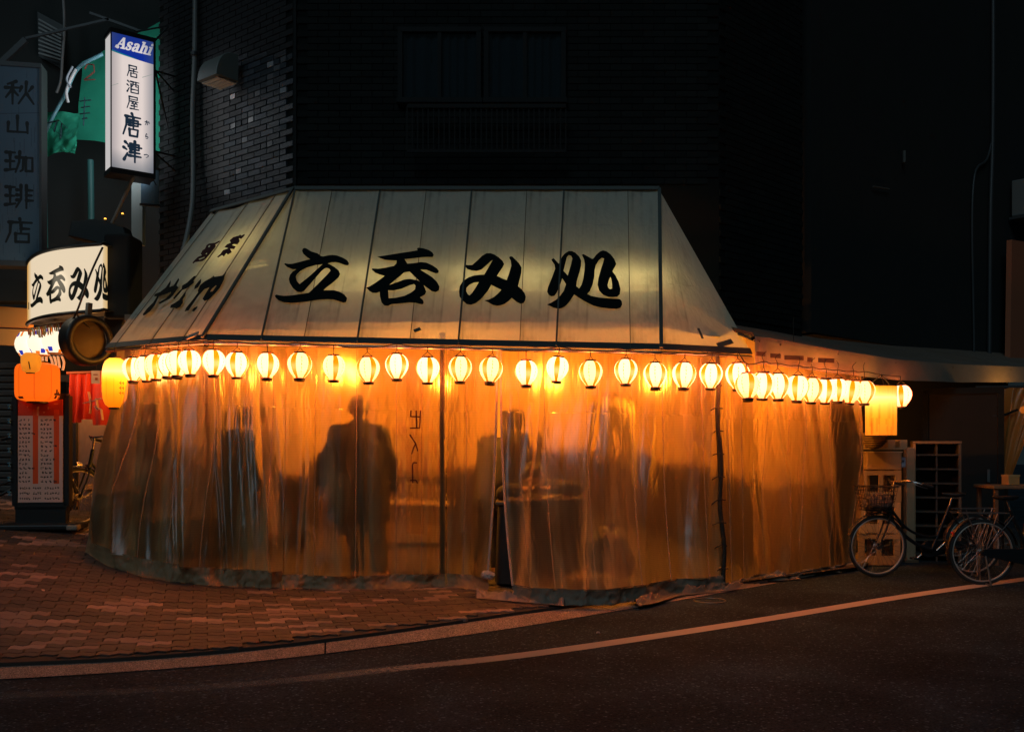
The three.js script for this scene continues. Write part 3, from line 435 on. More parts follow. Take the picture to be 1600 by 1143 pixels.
const papers = [paper, ...[[1.1, 0.98, 0.86], [1.42, 1.32, 1.34], [1.2, 1.02, 0.84]].map((e) => { const m = paper.clone(); m.emissive = rgb(...e); return m; })];
const shadeProfile = []; for (let i = 0; i <= 22; i++) { const t = i / 22, y = lerp(-0.118, 0.118, t); const q = (y - 0.022) / (y > 0.022 ? 0.108 : 0.148), k = y > 0.022 ? Math.sqrt(Math.max(0, 1 - q * q)) : Math.pow(Math.max(0, 1 - Math.pow(-q, 1.8)), 0.72); shadeProfile.push([Math.max(0.046, 0.109 * k) + 0.0012 * Math.cos(i * Math.PI), y]); }
shadeProfile[22][0] = 0.05;
const shadeGeo = lathe(shadeProfile, 48), capGeo = merge([cyl(0.052, 0.054, 0.012, 0, 0.122, 0, 24, true), new THREE.TorusGeometry(0.053, 0.004, 6, 24).rotateX(Math.PI / 2).translate(0, 0.116, 0)]), footGeo = merge([cyl(0.05, 0.048, 0.02, 0, -0.125, 0, 20), new THREE.TorusGeometry(0.049, 0.005, 6, 20).rotateX(Math.PI / 2).translate(0, -0.116, 0)]);
const hookGeo = merge([rod(V(-0.05, 0.126, 0), V(0, 0.168, 0), 0.003, 5), rod(V(0.05, 0.126, 0), V(0, 0.168, 0), 0.003, 5), rod(V(0, 0.165, 0), V(0, 0.215, 0), 0.004, 6)]);
const lampProto = new THREE.Group();
{ mesh('shade', shadeGeo, paper, lampProto); mesh('top_ring', capGeo, M.black, lampProto); mesh('bottom_ring', footGeo, M.black, lampProto); mesh('hook', hookGeo, M.cord, lampProto);
  const l = new THREE.PointLight(rgb(...WARM), 0.34); l.position.set(0, 0.02, 0); l.castShadow = true; l.shadow.radius = 1.6; l.name = 'lantern_bulb'; lampProto.add(l); }
const ord = ['first', 'second', 'third', 'fourth', 'fifth', 'sixth', 'seventh', 'eighth', 'ninth', 'tenth', 'eleventh', 'twelfth', 'thirteenth', 'fourteenth', 'fifteenth', 'sixteenth', 'seventeenth', 'eighteenth', 'nineteenth'];
const lanternTops = [[], [], []];
{
  const r = rng(77);
  const rows = [
    [[208, 578, 9.62], [228, 575, 9.5], [244, 573, 9.42], [262, 571, 9.3], [277, 569, 9.2], [296, 567, 9.1]],
    [[333, 567, 8.96], [370, 570, 8.94], [417, 572, 8.94], [468, 572, 8.94], [521, 575, 8.94], [575, 578, 8.94], [620, 573, 8.94], [668, 578, 8.94], [719, 577, 8.94], [767, 579, 8.94], [822, 583, 8.94], [871, 577, 8.92], [923, 584, 8.92], [978, 581, 8.92], [1024, 587, 8.92], [1069, 587, 8.94], [1111, 587, 8.97], [1153, 588, 9.0]],
    [[1168, 604], [1192, 602], [1216, 604], [1246, 607], [1268, 609], [1290, 610], [1309, 610], [1330, 612], [1351, 613], [1409, 619]],
  ];
  const where = ['of the white and orange lanterns at the left eave corner, counted from left', 'of the white and orange lanterns along the front eave, counted from left', 'of the white and orange lanterns along the right side eave, counted from left'];
  const grp = ['lanterns round the left corner', 'lanterns along the front eave', 'lanterns along the right side eave'];
  rows.forEach((row, k) => row.forEach(([u, v, d], i) => {
    d = d ?? WD(u) - 0.16; const o = lampProto.clone(); o.name = numbered('paper_lantern'); scene.add(o); o.position.copy(P(u, v, d));
    const s = k === 2 ? (i === 9 ? 1.06 : 1.0 + r() * 0.06) : 0.97 + r() * 0.07; o.scale.setScalar(s); o.rotation.set((r() - 0.5) * 0.22, r() * 6.28, (r() - 0.5) * 0.24); o.children[0].material = papers[Math.floor(r() * papers.length)];
    if (k === 1 && (i === 11)) o.rotation.set(0.25, 1.2, -0.25);
    tag(o, `${ord[i]} ${where[k]}`, 'lantern', grp[k]);
    lanternTops[k].push(V(0, 0.215 * s, 0).applyEuler(o.rotation).add(o.position));
  }));
}
const cordRun = (pts, parent, sag) => { const q = []; pts.forEach((p, i) => { if (i) q.push(p.clone().lerp(pts[i - 1], 0.5).add(V(0, -sag, 0))); q.push(p); }); wpart('cable', tube(q, 0.006, pts.length * 6, 6), M.cord, parent); };
{
  const s1 = thing('light_string', 'black cable carrying the lanterns under the front eave', 'cable', V(-0.5, 2.25, -8.85)); cordRun([...lanternTops[0], ...lanternTops[1]], s1, 0.012);
  const s2 = thing('light_string', 'sagging black cable carrying the lanterns along the right side eave', 'cable', V(3, 2.2, -10)); cordRun([lanternTops[1][17].clone().add(V(0, 0.02, 0)), ...lanternTops[2]], s2, 0.01);
  const rr = rng(9); for (let i = 1; i < 9; i++) { const p = lanternTops[2][i]; wpart('tie_wire', tube([p, p.clone().add(V((rr() - 0.5) * 0.06, 0.05, 0)), p.clone().add(V((rr() - 0.5) * 0.1, 0.1, -0.05))], 0.003, 8, 5), M.cord, s2); }
}

// ================= vinyl curtains =================
const hermite = (pts, x) => { let i = 0; while (i < pts.length - 2 && x > pts[i + 1][0]) i++; const [x0, a] = pts[i], [x1, b] = pts[i + 1], t = clamp((x - x0) / (x1 - x0), -0.3, 1.3);
  const tan = (k) => { const l = pts[Math.max(0, k - 1)], r = pts[Math.min(pts.length - 1, k + 1)]; return r[1].clone().sub(l[1]).multiplyScalar(1 / (r[0] - l[0])); };
  const m0 = tan(i).multiplyScalar(x1 - x0), m1 = tan(i + 1).multiplyScalar(x1 - x0), t2 = t * t, t3 = t2 * t;
  return a.clone().multiplyScalar(2 * t3 - 3 * t2 + 1).addScaledVector(m0, t3 - 2 * t2 + t).addScaledVector(b, -2 * t3 + 3 * t2).addScaledVector(m1, t3 - t2); };
const TOPC = [[180, P(180, 549, 9.9)], [250, P(250, 544, 9.53)], [318, P(318, 541, 9.2)], [520, P(520, 544, 9.16)], [760, P(760, 549, 9.15)], [1033, P(1033, 554, 9.13)], [1110, P(1110, 556, 9.16)], [1165, P(1165, 557, WD(1165) + 0.1)], [1345, P(1345, 575, WD(1345) + 0.05)], [1400, P(1400, 583, WD(1400) + 0.05)]];
const flat = () => 0.03;
const roadH = (x, d) => lerp(rampAt(x, d), 0.005, sstep(x, 1.0, 1.9));
const BOTC = [[136, 862], [180, 886], [250, 905], [330, 914], [440, 919], [540, 921], [640, 919], [700, 917], [755, 924], [800, 938], [870, 945], [975, 942], [1025, 933], [1060, 927], [1132, 921], [1176, 909], [1250, 901], [1337, 887], [1380, 880]].map(([u, v]) => [u, ground(u, v, roadH)]);
// frayed detail: folds in metres along the sheet
function foldFn(seed, amp, fine, lean = 0) {
  const r = rng(seed), w = []; for (let i = 0; i < 7; i++) w.push([1.2 + i * 1.1 + r() * 1.4, r() * 6.28, (r() - 0.5) * 0.9, (0.4 + r()) / (1 + i * 0.45)]);
  return (m, t) => { let s = 0; for (const [f, p, dr, a] of w) { const q = Math.sin((m + lean * t * 0.3) * f * 3.0 + p + dr * t * 3); s += a * (f > 4.5 ? fine : 1) * (q > 0 ? Math.pow(q, 0.7) : q * 0.7); }
    const crease = Math.abs(Math.sin((m + lean * t * 0.25) * 5.3 + seed + 0.8 * fbm(m * 1.3, t * 2 + seed))); s += fine * 1.2 * Math.pow(1 - crease, 6);
    return amp * s * (0.35 + 0.65 * sstep(t, 0.0, 0.35)) + 0.012 * (fbm(m * 6 + seed, t * 7) - 0.5) + 0.02 * (fbm(m * 1.7, t * 2.5 + seed) - 0.5); };
}
function curtain(name, label, ut, ub, o) {
  const mid = hermite(BOTC, (ub[0] + ub[1]) / 2), c = thing(name, label, 'curtain', V(mid.x, mid.y, mid.z), 0, null);
  const wid = hermite(BOTC, ub[0]).distanceTo(hermite(BOTC, ub[1])), nu = Math.round(wid * 85) + 12, f = foldFn(o.seed, o.amp ?? 0.022, o.fine ?? 0.5, o.lean ?? 0);
  const lift = o.lift ?? 0.13;
  const S = (s, t) => { // t: 0 top, 1 where the hem starts
    const a = hermite(TOPC, lerp(ut[0], ut[1], s)), b = hermite(BOTC, lerp(ub[0], ub[1], s)).add(V(0, lift, 0)), ta = hermite(TOPC, lerp(ut[0], ut[1], s) + 4).sub(hermite(TOPC, lerp(ut[0], ut[1], s) - 4)), n = V(-ta.z, 0, ta.x).normalize(); if (n.z < 0) n.negate();
    const e = o.flare ? o.flare(t) : t * t * (1.6 - 0.6 * t) * 0.6 + 0.4 * t;
    return V(lerp(a.x, b.x, e), lerp(a.y, b.y, t), lerp(a.z, b.z, e)).addScaledVector(n, f(s * wid, t) + (o.bulge ? o.bulge(s, t) : 0));
  };
  const g = sheet(S, nu, 56, wid, 2.2); const sh = wpart('vinyl_sheet', g, M.vinyl, c);
  // hem of heavy tarpaulin, dragging on the ground
  const crumple = o.crumple ?? 1, r2 = o.seed * 13.7;
  const H = (s, t) => { const p = S(s, 1), q = hermite(BOTC, lerp(ub[0], ub[1], s)), m = s * wid, k = fbm(m * 7 + r2, t * 2.5) - 0.5, k2 = fbm(m * 22 + r2, t * 6 + 3) - 0.5; const x = lerp(p.x, q.x, t) + k * 0.05 * crumple, z = lerp(p.z, q.z, t) + (t * t * 0.07 + k * 0.11 * t + k2 * 0.03) * crumple + 0.004; const pl = Math.sin(m * 17 + r2 + 2 * fbm(m * 2, 3)) * 0.022 * crumple * (0.3 + 0.7 * t); return V(x + pl * 0.4, Math.max(q.y + 0.006, lerp(p.y + 0.012, q.y + 0.008 + Math.max(0, k2) * 0.03 * crumple, Math.min(1, t * 1.15))), z + pl); };
  wpart('hem', sheet(H, nu * 2, 10, wid, 0.2), o.hemMat ?? M.tarp, c);
  { const rw = rng(o.seed * 31 + 5), nW = Math.max(1, Math.round(wid * 2.6)); for (let i = 0; i < nW; i++) { const s = (i + 0.2 + 0.6 * rw()) / nW, pts = []; for (let k = 0; k <= 24; k++) pts.push(S(s, k / 24).add(V(0, 0, 0.003))); wpart('fold_streak', tube(pts, 0.0022 + 0.002 * rw(), 60, 5), foldStreakM, c); } }  // pale tubes imitating the bright vertical streaks of the folds
  const edge = (s, mat, rad, name2) => { const pts = []; for (let i = 0; i <= 24; i++) pts.push(S(s, i / 24).add(V(0, 0, 0.008))); return wpart(name2, tube(pts, rad, 60, 7), mat, c); };
  if (o.left) edge(0.004, o.left[0], o.left[1], 'edge_binding'); if (o.right) edge(0.996, o.right[0], o.right[1], 'edge_binding');
  c.userData.S = null; delete c.userData.S; return { c, S };
}
const foldStreakM = phys([0.75, 0.55, 0.32], 0.35, { transmission: 0.5, thickness: 0 });
const rope = std([0.45, 0.33, 0.26], 0.7), darkEdge = std([0.03, 0.024, 0.018], 0.7), hemWarm = std([0.25, 0.2, 0.15], 0.55, { map: grimeTex, bumpMap: clothB, bumpScale: 0.001 });
const flareL = (t) => { const k = sstep(t, 0.12, 0.95); return 0.55 * k + 0.45 * t * t; };
curtain('vinyl_curtain', 'pleated clear vinyl curtain rounding the left corner, flaring out to the ground', [184, 446], [136, 442], { seed: 2, amp: 0.05, fine: 1.0, flare: flareL, lean: -1, lift: 0.15 });
curtain('vinyl_curtain', 'clear vinyl curtain with the standing man right behind it', [446, 697], [442, 697], { seed: 5, amp: 0.026, fine: 0.95, lift: 0.12, left: [M.vinyl, 0.004] });
curtain('vinyl_curtain', 'narrow clear vinyl strip between the steel post and the open slit', [698, 777], [698, 762], { seed: 8, amp: 0.022, fine: 0.6, lift: 0.12, right: [rope, 0.013], flare: (t) => t * t });
const c4 = curtain('vinyl_curtain', 'broad meshed vinyl curtain pulled out over dark things, right of the slit', [781, 1119], [800, 1131], { seed: 13, amp: 0.03, fine: 0.9, lift: 0.13, left: [rope, 0.011], flare: (t) => t * t * t * 0.55 + 0.45 * t * t, bulge: (s, t) => 0.05 * Math.sin(s * Math.PI) * t, lean: 1, hemMat: hemWarm });
const c5 = curtain('vinyl_curtain', 'short clear vinyl curtain just right of the dark laced seam', [1122, 1176], [1133, 1177], { seed: 17, amp: 0.008, fine: 0.4, lift: 0.05, hemMat: hemWarm });
curtain('vinyl_curtain', 'plain vinyl curtain under the right side lanterns, softly folded', [1176, 1346], [1176, 1338], { seed: 23, amp: 0.028, fine: 0.9, lift: 0.06, lean: -2, hemMat: hemWarm, crumple: 1.4 });
{ // the laced seam
  const c = thing('laced_pole', 'dark laced seam pole with small side hooks between two curtains', 'pole', hermite(BOTC, 1131)), pts = [];
  for (let i = 0; i <= 20; i++) { const t = i / 20; pts.push(c5.S(0, t).add(V(-0.01 + 0.012 * Math.sin(t * 17), 0, 0.02))); }
  wpart('seam', tube(pts, 0.022, 60, 8), darkEdge, c);
  for (let i = 0; i < 9; i++) { const p = c5.S(0, 0.13 + i * 0.1).add(V(0, 0, 0.03)); wpart('hook', tube([p.clone().add(V(0.03, 0.0, 0)), p.clone().add(V(-0.04, 0.004, 0.01)), p.clone().add(V(-0.11, -0.02 - (i % 3) * 0.015, 0))], 0.006, 10, 5), darkEdge, c); }
}
{ // steel posts of the frame inside the curtains
  const mk = (u, d, r, label) => { const a = P(u, 700, d), c = thing('steel_post', label, 'post', V(a.x, 0.03, a.z)); mesh('tube', cyl(r, r, 2.34, 0, 1.17, 0, 14), std([0.05, 0.045, 0.04], 0.5, { metalness: 0.5 }), c); mesh('foot_plate', box(0.14, 0.012, 0.14, 0, 0.008, 0), M.darkmetal, c); };
  mk(691, 9.16, 0.024, 'dark steel post behind the vinyl right of the written letters'); mk(1122, 9.3, 0.024, 'dark steel post behind the laced seam'); mk(322, 9.3, 0.024, 'dark steel post at the left corner of the tent');
}
{ // crumpled tarpaulin left lying along the right foot of the curtains
  const c = thing('crumpled_tarp', 'crumpled brown tarpaulin lying along the foot of the right curtains', 'tarpaulin', hermite(BOTC, 1100));
  const us = [985, 1340]; const g = sheet((s, t) => { const u = lerp(us[0], us[1], s), q = hermite(BOTC, u), n = s < 0.5 ? V(0.2, 0, 1) : wingN, m = s * 3.4, k = fbm(m * 6, t * 3 + 5), k2 = fbm(m * 19, t * 8); const w = 0.05 + 0.20 * fbm(m * 2.3 + 3, 1) * (s < 0.55 ? 1.25 : 0.75); return V(q.x + n.x * (t * w - 0.03), q.y + 0.008 + Math.max(0, (k - 0.42)) * 0.24 * Math.sin(Math.PI * Math.min(1, t * 1.05)) + Math.max(0, k2 - 0.5) * 0.06 * (1 - t), q.z + n.z * (t * w - 0.03) + (k - 0.5) * 0.06); }, 260, 14, 3.4, 0.4);
  wpart('sheet', g, hemWarm, c);
  const c2 = thing('crumpled_tarp', 'folded pale flap of tarpaulin at the foot of the open slit', 'tarpaulin', ground(785, 930));
  wpart('sheet', sheet((s, t) => { const q = ground(lerp(745, 880, s), lerp(926 + 14 * s, 936 + 12 * s, t)), k = fbm(s * 9 + 2, t * 3 + 1); return q.add(V(0, 0.02 + Math.max(0, k - 0.4) * 0.22 * Math.sin(t * Math.PI), 0.06)); }, 70, 12, 0.9, 0.2), std([0.34, 0.26, 0.22], 0.6, { map: grimeTex }), c2);
  const c3 = thing('rolled_paper', 'crumpled white paper knot tied at the foot of the rope', 'paper', P(762, 898, 8.75)); const ic = new THREE.IcosahedronGeometry(0.05, 3), pa = ic.attributes.position; for (let i = 0; i < pa.count; i++) { const k = 0.7 + 0.7 * fbm(pa.getX(i) * 40 + 9, pa.getY(i) * 40 + pa.getZ(i) * 31); pa.setXYZ(i, pa.getX(i) * k * 1.2, pa.getY(i) * k * 0.8, pa.getZ(i) * k); } ic.computeVertexNormals(); mesh('knot', ic, std([0.5, 0.42, 0.38], 0.8), c3);
}
// ================= inside the tent =================
{
  const pts = [[-4.7, -11.9], [-3.9, -10.2], [-2.6, -9.25], [1.9, -9.1], [3.9, -10.6], [4.4, -11.6], [2.7, -12.1]];
  const sh = new THREE.Shape(pts.map(([x, z]) => new THREE.Vector2(x, -z)));
  structure('bar_floor', new THREE.ShapeGeometry(sh).rotateX(-Math.PI / 2).translate(0, 0.05, 0), M.floor);
  const r = thing('bar_room', 'warm lit plaster back wall of the bar, seen through the curtains', 'bar', V(-0.5, 0, -12));
  wpart('back_wall', box(6.9, 2.75, 0.12, -1.0, 1.4, -12.1), M.inwall, r);
  wpart('side_wall', wallPanel(V(2.45, 0, -12.0), V(2.55, 0, -10.75), 0.05, 2.75, 0.08), M.inwall, r);
  wpart('side_wall', wallPanel(V(2.55, 0, -10.75), V(3.55, 0, -11.68), 0.05, 2.7, 0.08), M.inwall, r); wpart('side_wall_shade', [wallPanel(V(2.43, 0, -12.0), V(2.53, 0, -10.74), 0.05, 1.0, 0.03), wallPanel(V(2.56, 0, -10.70), V(3.57, 0, -11.64), 0.05, 1.0, 0.03)], std([0.24, 0.16, 0.085], 0.7), r);  // dark lower side panels added to imitate light fading towards the floor
  wpart('ceiling', box(6.0, 0.08, 1.8, -1.2, 2.76, -11.3), std([0.3, 0.22, 0.15], 0.8), r);
  wpart('light_shield_sheet', quad(V(-3.6, 2.5, -11.2), V(2.4, 2.5, -10.4), V(2.0, 2.43, -9.26), V(-2.75, 2.43, -9.26), 1, 1), std([0.14, 0.1, 0.07], 0.8), r);  // unseen sheet added to keep bulb light off the awning fabric
  const lowerShade = std([0.05, 0.028, 0.016], 0.7, { map: grain }); wpart('lower_wall_shade', box(6.88, 1.0, 0.04, -1.0, 0.55, -12.02), lowerShade, r); wpart('shade_panel_rail', box(6.88, 0.06, 0.06, -1.0, 1.08, -12.01), M.wood, r);  // dark lower wall added to stand for the dimmer light near the floor
  for (let i = 0; i < 7; i++) wpart('wall_batten', box(0.05, 2.7, 0.03, -3.9 + i * 1.05, 1.4, -12.02), M.wood, r);
}
function bulb(u, v, d, I, label) {
  const t = thing('bare_bulb', label, 'lamp', P(u, v, d)); mesh('globe', new THREE.SphereGeometry(0.045, 18, 14), lit([1, 0.9, 0.7], [7, 4.2, 1.3]), t); mesh('socket', cyl(0.022, 0.026, 0.06, 0, 0.07, 0, 12), M.black, t); mesh('flex', rod(V(0, 0.1, 0), V(0, 0.75, 0), 0.004, 5), M.cord, t);
  const l = new THREE.PointLight(rgb(...BULB), I); l.castShadow = true; l.shadow.radius = 2.2; t.add(l);
}
bulb(545, 590, 10.7, 6.4, 'bare bulb hanging above the standing man'); bulb(690, 600, 9.75, 5.2, 'bare bulb hanging near the steel post'); bulb(1020, 598, 10.3, 6.8, 'bare bulb hanging behind the broad curtain, hidden by a lantern');
bulb(420, 596, 11.0, 1.8, 'bare bulb over the white board'); bulb(1240, 606, 10.1, 4.4, 'bare bulb behind the plain right curtain'); bulb(860, 600, 11.2, 5.4, 'bare bulb over the back of the bar'); bulb(300, 600, 10.6, 0.3, 'bare bulb in the left end of the tent');
{ // pale board and the dark shelves beneath it
  const b = thing('white_board', 'pale wall board with a sharp lower edge, left of the standing man', 'board', P(447, 752, 10.9)); const w = px(100, 10.9), h = px(140, 10.9);
  mesh('panel', rbox(w, h, 0.03, 0.006, 0, h / 2, 0), std([0.75, 0.62, 0.45], 0.5), b); mesh('ledge', box(w + 0.04, 0.03, 0.12, 0, -0.012, 0.05), M.palewood, b);
  const s = thing('dark_shelf', 'low dark shelf stacked with crates under the pale board', 'shelf', V(P(452, 0, 10.7).x, 0.05, -10.7)); const W = 0.62;
  for (const y of [0.05, 0.34, 0.64, 0.93]) mesh('shelf_board', box(W, 0.025, 0.36, 0, y, 0), M.wood, s); for (const x of [-W / 2, W / 2]) mesh('upright', box(0.03, 0.98, 0.36, x, 0.49, 0), M.wood, s);
  const bc = [[0.05, 0.035, 0.03], [0.10, 0.05, 0.03], [0.03, 0.035, 0.04]]; const r = rng(4);
  for (let j = 0; j < 3; j++) for (let i = 0; i < 2; i++) { const k = thing('small_crate', `${['lower', 'middle', 'upper'][j]} ${['left', 'right'][i]} dark crate on the low shelf under the board`, 'crate', s.position.clone().add(V(-0.14 + i * 0.28, 0.063 + j * 0.295, 0.02))); const m = std(bc[(i + j) % 3], 0.6); mesh('tub', [box(0.25, 0.02, 0.28, 0, 0.01, 0), box(0.25, 0.22, 0.015, 0, 0.12, 0.14), box(0.25, 0.22, 0.015, 0, 0.12, -0.14), box(0.015, 0.22, 0.27, -0.12, 0.12, 0), box(0.015, 0.22, 0.27, 0.12, 0.12, 0)], m, k); mesh('rim', [box(0.27, 0.02, 0.02, 0, 0.225, 0.15), box(0.27, 0.02, 0.02, 0, 0.225, -0.15)], m, k); }
}
{ // counter whose front glows behind the opening
  const c = thing('counter', 'low orange lit wooden counter right of the standing man', 'counter', V(P(642, 0, 10.2).x, 0.05, -10.2));
  mesh('front_panel', rbox(0.78, 0.36, 0.04, 0.008, 0, 0.5, 0.2), std([0.7, 0.5, 0.22], 0.55, { map: grain }), c); mesh('kick_panel', rbox(0.78, 0.26, 0.03, 0.006, 0, 0.15, 0.19), std([0.6, 0.45, 0.25], 0.6), c); mesh('top', rbox(0.9, 0.04, 0.5, 0.01, 0, 0.71, 0), M.palewood, c); mesh('shadow_gap', box(0.78, 0.035, 0.02, 0, 0.3, 0.18), M.black, c); for (const x of [-0.4, 0.4]) mesh('post', box(0.04, 0.7, 0.04, x, 0.35, 0.18), M.wood, c);
  const s = thing('bottle_rack', 'tall narrow rack of small jars beside the steel post', 'rack', V(P(655, 0, 11.3).x, 0.05, -11.3)); for (const y of [0.75, 1.0, 1.22, 1.42]) mesh('shelf_board', box(0.7, 0.02, 0.2, 0, y, 0), M.palewood, s); for (const x of [-0.35, 0.35]) mesh('upright', box(0.025, 1.5, 0.2, x, 0.75, 0), M.wood, s);
  const r = rng(31), jm = [std([0.5, 0.32, 0.1], 0.3), std([0.3, 0.1, 0.04], 0.3), std([0.55, 0.5, 0.4], 0.4)]; let n = 0; const rowN = ['lowest', 'second', 'third', 'top'];
  [0.76, 1.01, 1.23, 1.43].forEach((y, j) => { for (let i = 0; i < 4; i++) { const h = 0.12 + r() * 0.06, b = thing('jar', `jar ${['at the left end', 'left of the middle', 'right of the middle', 'at the right end'][i]} of the ${rowN[j]} shelf of the jar rack`, 'jar', s.position.clone().add(V(-0.25 + i * 0.165, y + 0.002, 0.02))); mesh('glass', lathe([[0, 0], [0.04, 0], [0.045, 0.02], [0.045, h * 0.7], [0.025, h * 0.85], [0.025, h]], 14), jm[n++ % 3], b); mesh('lid', cyl(0.028, 0.028, 0.02, 0, h + 0.005, 0, 12), M.darkmetal, b); } });
}
{ // letters written on a clear strip that hangs behind the vinyl
  const g = thing('letter_strip', 'clear strip with dark red hand-drawn letters hanging beside the man', 'sign', P(648, 700, 8.97)), red = std([0.14, 0.012, 0.006], 0.7);
  const pc = (x, y) => P(590 + x / 7.146, 620 + y / 7.146, 8.97); const st = [[[375, 218], [478, 222]], [[372, 150], [368, 222]], [[430, 150], [436, 345]], [[478, 150], [470, 345]], [[360, 348], [472, 346]], [[358, 420], [425, 520], [400, 570], [378, 640]], [[425, 520], [448, 605]], [[440, 735], [400, 732], [388, 760], [392, 960]], [[362, 930], [430, 928], [445, 965]]];
  for (const s of st) for (let i = 0; i < s.length - 1; i++) wpart('letter_stroke', beam(pc(...s[i]), pc(...s[i + 1]), 0.009, 0.012), red, g);
  mesh('strip', box(0.16, 1.6, 0.002, 0, 0.0, -0.012), phys([0.95, 0.9, 0.85], 0.2, { transmission: 1, thickness: 0, specularIntensity: 0.08 }), g);
}
{ // covered table, stools and dark bag behind the broad curtain
  const t = thing('covered_table', 'dark cloth covered table behind the broad curtain, below the leaning person', 'table', V(P(842, 0, 9.26).x, 0.05, -9.26)); const w = px(128, 9.26);
  mesh('top', rbox(w + 0.04, 0.035, 0.5, 0.012, 0, 0.78, 0), std([0.12, 0.09, 0.06], 0.4), t);
  mesh('cloth', sheet((s, v) => { const a = s * Math.PI * 2, c = Math.cos(a), q = Math.sin(a), k = Math.pow(Math.pow(Math.abs(c), 6) + Math.pow(Math.abs(q), 6), -1 / 6); const f = 1 + 0.035 * v * Math.sin(a * 11) + 0.04 * v; return V(c * k * w / 2 * f, 0.765 - v * 0.74, q * k * 0.25 * f); }, 160, 14), std([0.014, 0.015, 0.017], 0.75), t);
  const b = thing('dark_bag', 'round dark bag on the floor at the right of the covered table', 'bag', V(P(950, 0, 8.75).x, 0.04, -8.75)); const ig = new THREE.IcosahedronGeometry(0.24, 12), p = ig.attributes.position; for (let i = 0; i < p.count; i++) { const x = p.getX(i), y = p.getY(i), z = p.getZ(i), k = 0.9 + 0.25 * (fbm(x * 9 + 5, y * 9 + z * 7) - 0.5), ny = y < 0 ? y * 0.95 : y * 1.5; p.setXYZ(i, x * k * (1 - 0.25 * Math.max(0, y / 0.24)), Math.max(-0.23, ny * k), z * k * 0.85); } ig.computeVertexNormals(); ig.translate(0, 0.235, 0); mesh('sack', ig, std([0.012, 0.016, 0.02], 0.4), b); mesh('neck', lathe([[0.05, 0.5], [0.03, 0.56], [0.055, 0.61], [0.03, 0.62]], 14), M.black, b);
  const k = thing('hanging_coat', 'long olive coat hanging behind the broad curtain, above the bag', 'coat', P(955, 790, 10.5)); const hw = px(30, 10.5), hh = px(165, 10.5); mesh('cloth', sheet((s, v) => { const a = s * Math.PI * 2, r = 1 + 0.1 * v * Math.sin(a * 5 + 1); const wv = hw * (0.22 + 0.62 * Math.pow(sstep(v, 0, 0.22), 0.7)) * (1 + 0.1 * Math.sin(v * 5)); return V(Math.cos(a) * wv * r + 0.05 * v * v - 0.03 * Math.sin(v * 7), hh * (1 - v * (0.86 + 0.14 * Math.cos(a + 0.6))), Math.sin(a) * 0.12 * r * (0.4 + 0.6 * sstep(v, 0, 0.2))); }, 70, 26), std([0.42, 0.36, 0.16], 0.9), k); mesh('collar', new THREE.TorusGeometry(0.07, 0.02, 8, 20).rotateX(Math.PI / 2).translate(0, hh * 0.99, 0), std([0.05, 0.05, 0.03], 0.9), k); mesh('hook', tube([V(0, hh, 0), V(0, hh + 0.08, 0), V(0.03, hh + 0.1, 0)], 0.006, 10, 6), M.darkmetal, k);
  const c = thing('stacked_crates', 'dark box behind the curtain at the far left end of the tent', 'box', V(P(205, 0, 10.1).x, 0.24, -10.2), 0.7); mesh('body', rbox(0.55, 0.55, 0.42, 0.02, 0, 0.28, 0), std([0.02, 0.022, 0.024], 0.7), c); mesh('lid', rbox(0.59, 0.05, 0.46, 0.015, 0, 0.575, 0), std([0.03, 0.032, 0.034], 0.6), c); mesh('handle', box(0.16, 0.03, 0.02, 0, 0.4, 0.215), M.darkmetal, c);
  const bx = thing('wooden_box', 'low wooden box behind the left curtain, under the two distant drinkers', 'box', V(P(300, 0, 9.75).x, 0.1, -9.75), 0.5); mesh('body', rbox(0.7, 0.5, 0.4, 0.012, 0, 0.25, 0), std([0.03, 0.028, 0.026], 0.7), bx); for (const y of [0.12, 0.25, 0.38]) mesh('slat', box(0.72, 0.09, 0.02, 0, y, 0.205), std([0.04, 0.034, 0.03], 0.7), bx);
  const dr = thing('fridge', 'dark drinks fridge behind the left curtain, left of the pale board', 'fridge', V(P(380, 0, 10.3).x, 0.06, -10.35)); mesh('body', rbox(0.5, 0.8, 0.42, 0.02, 0, 0.4, 0), std([0.05, 0.055, 0.06], 0.5), dr); mesh('door', rbox(0.46, 0.72, 0.03, 0.012, 0, 0.4, 0.22), std([0.03, 0.035, 0.04], 0.3), dr); mesh('handle', box(0.02, 0.3, 0.03, 0.19, 0.5, 0.245), M.steel, dr);
}
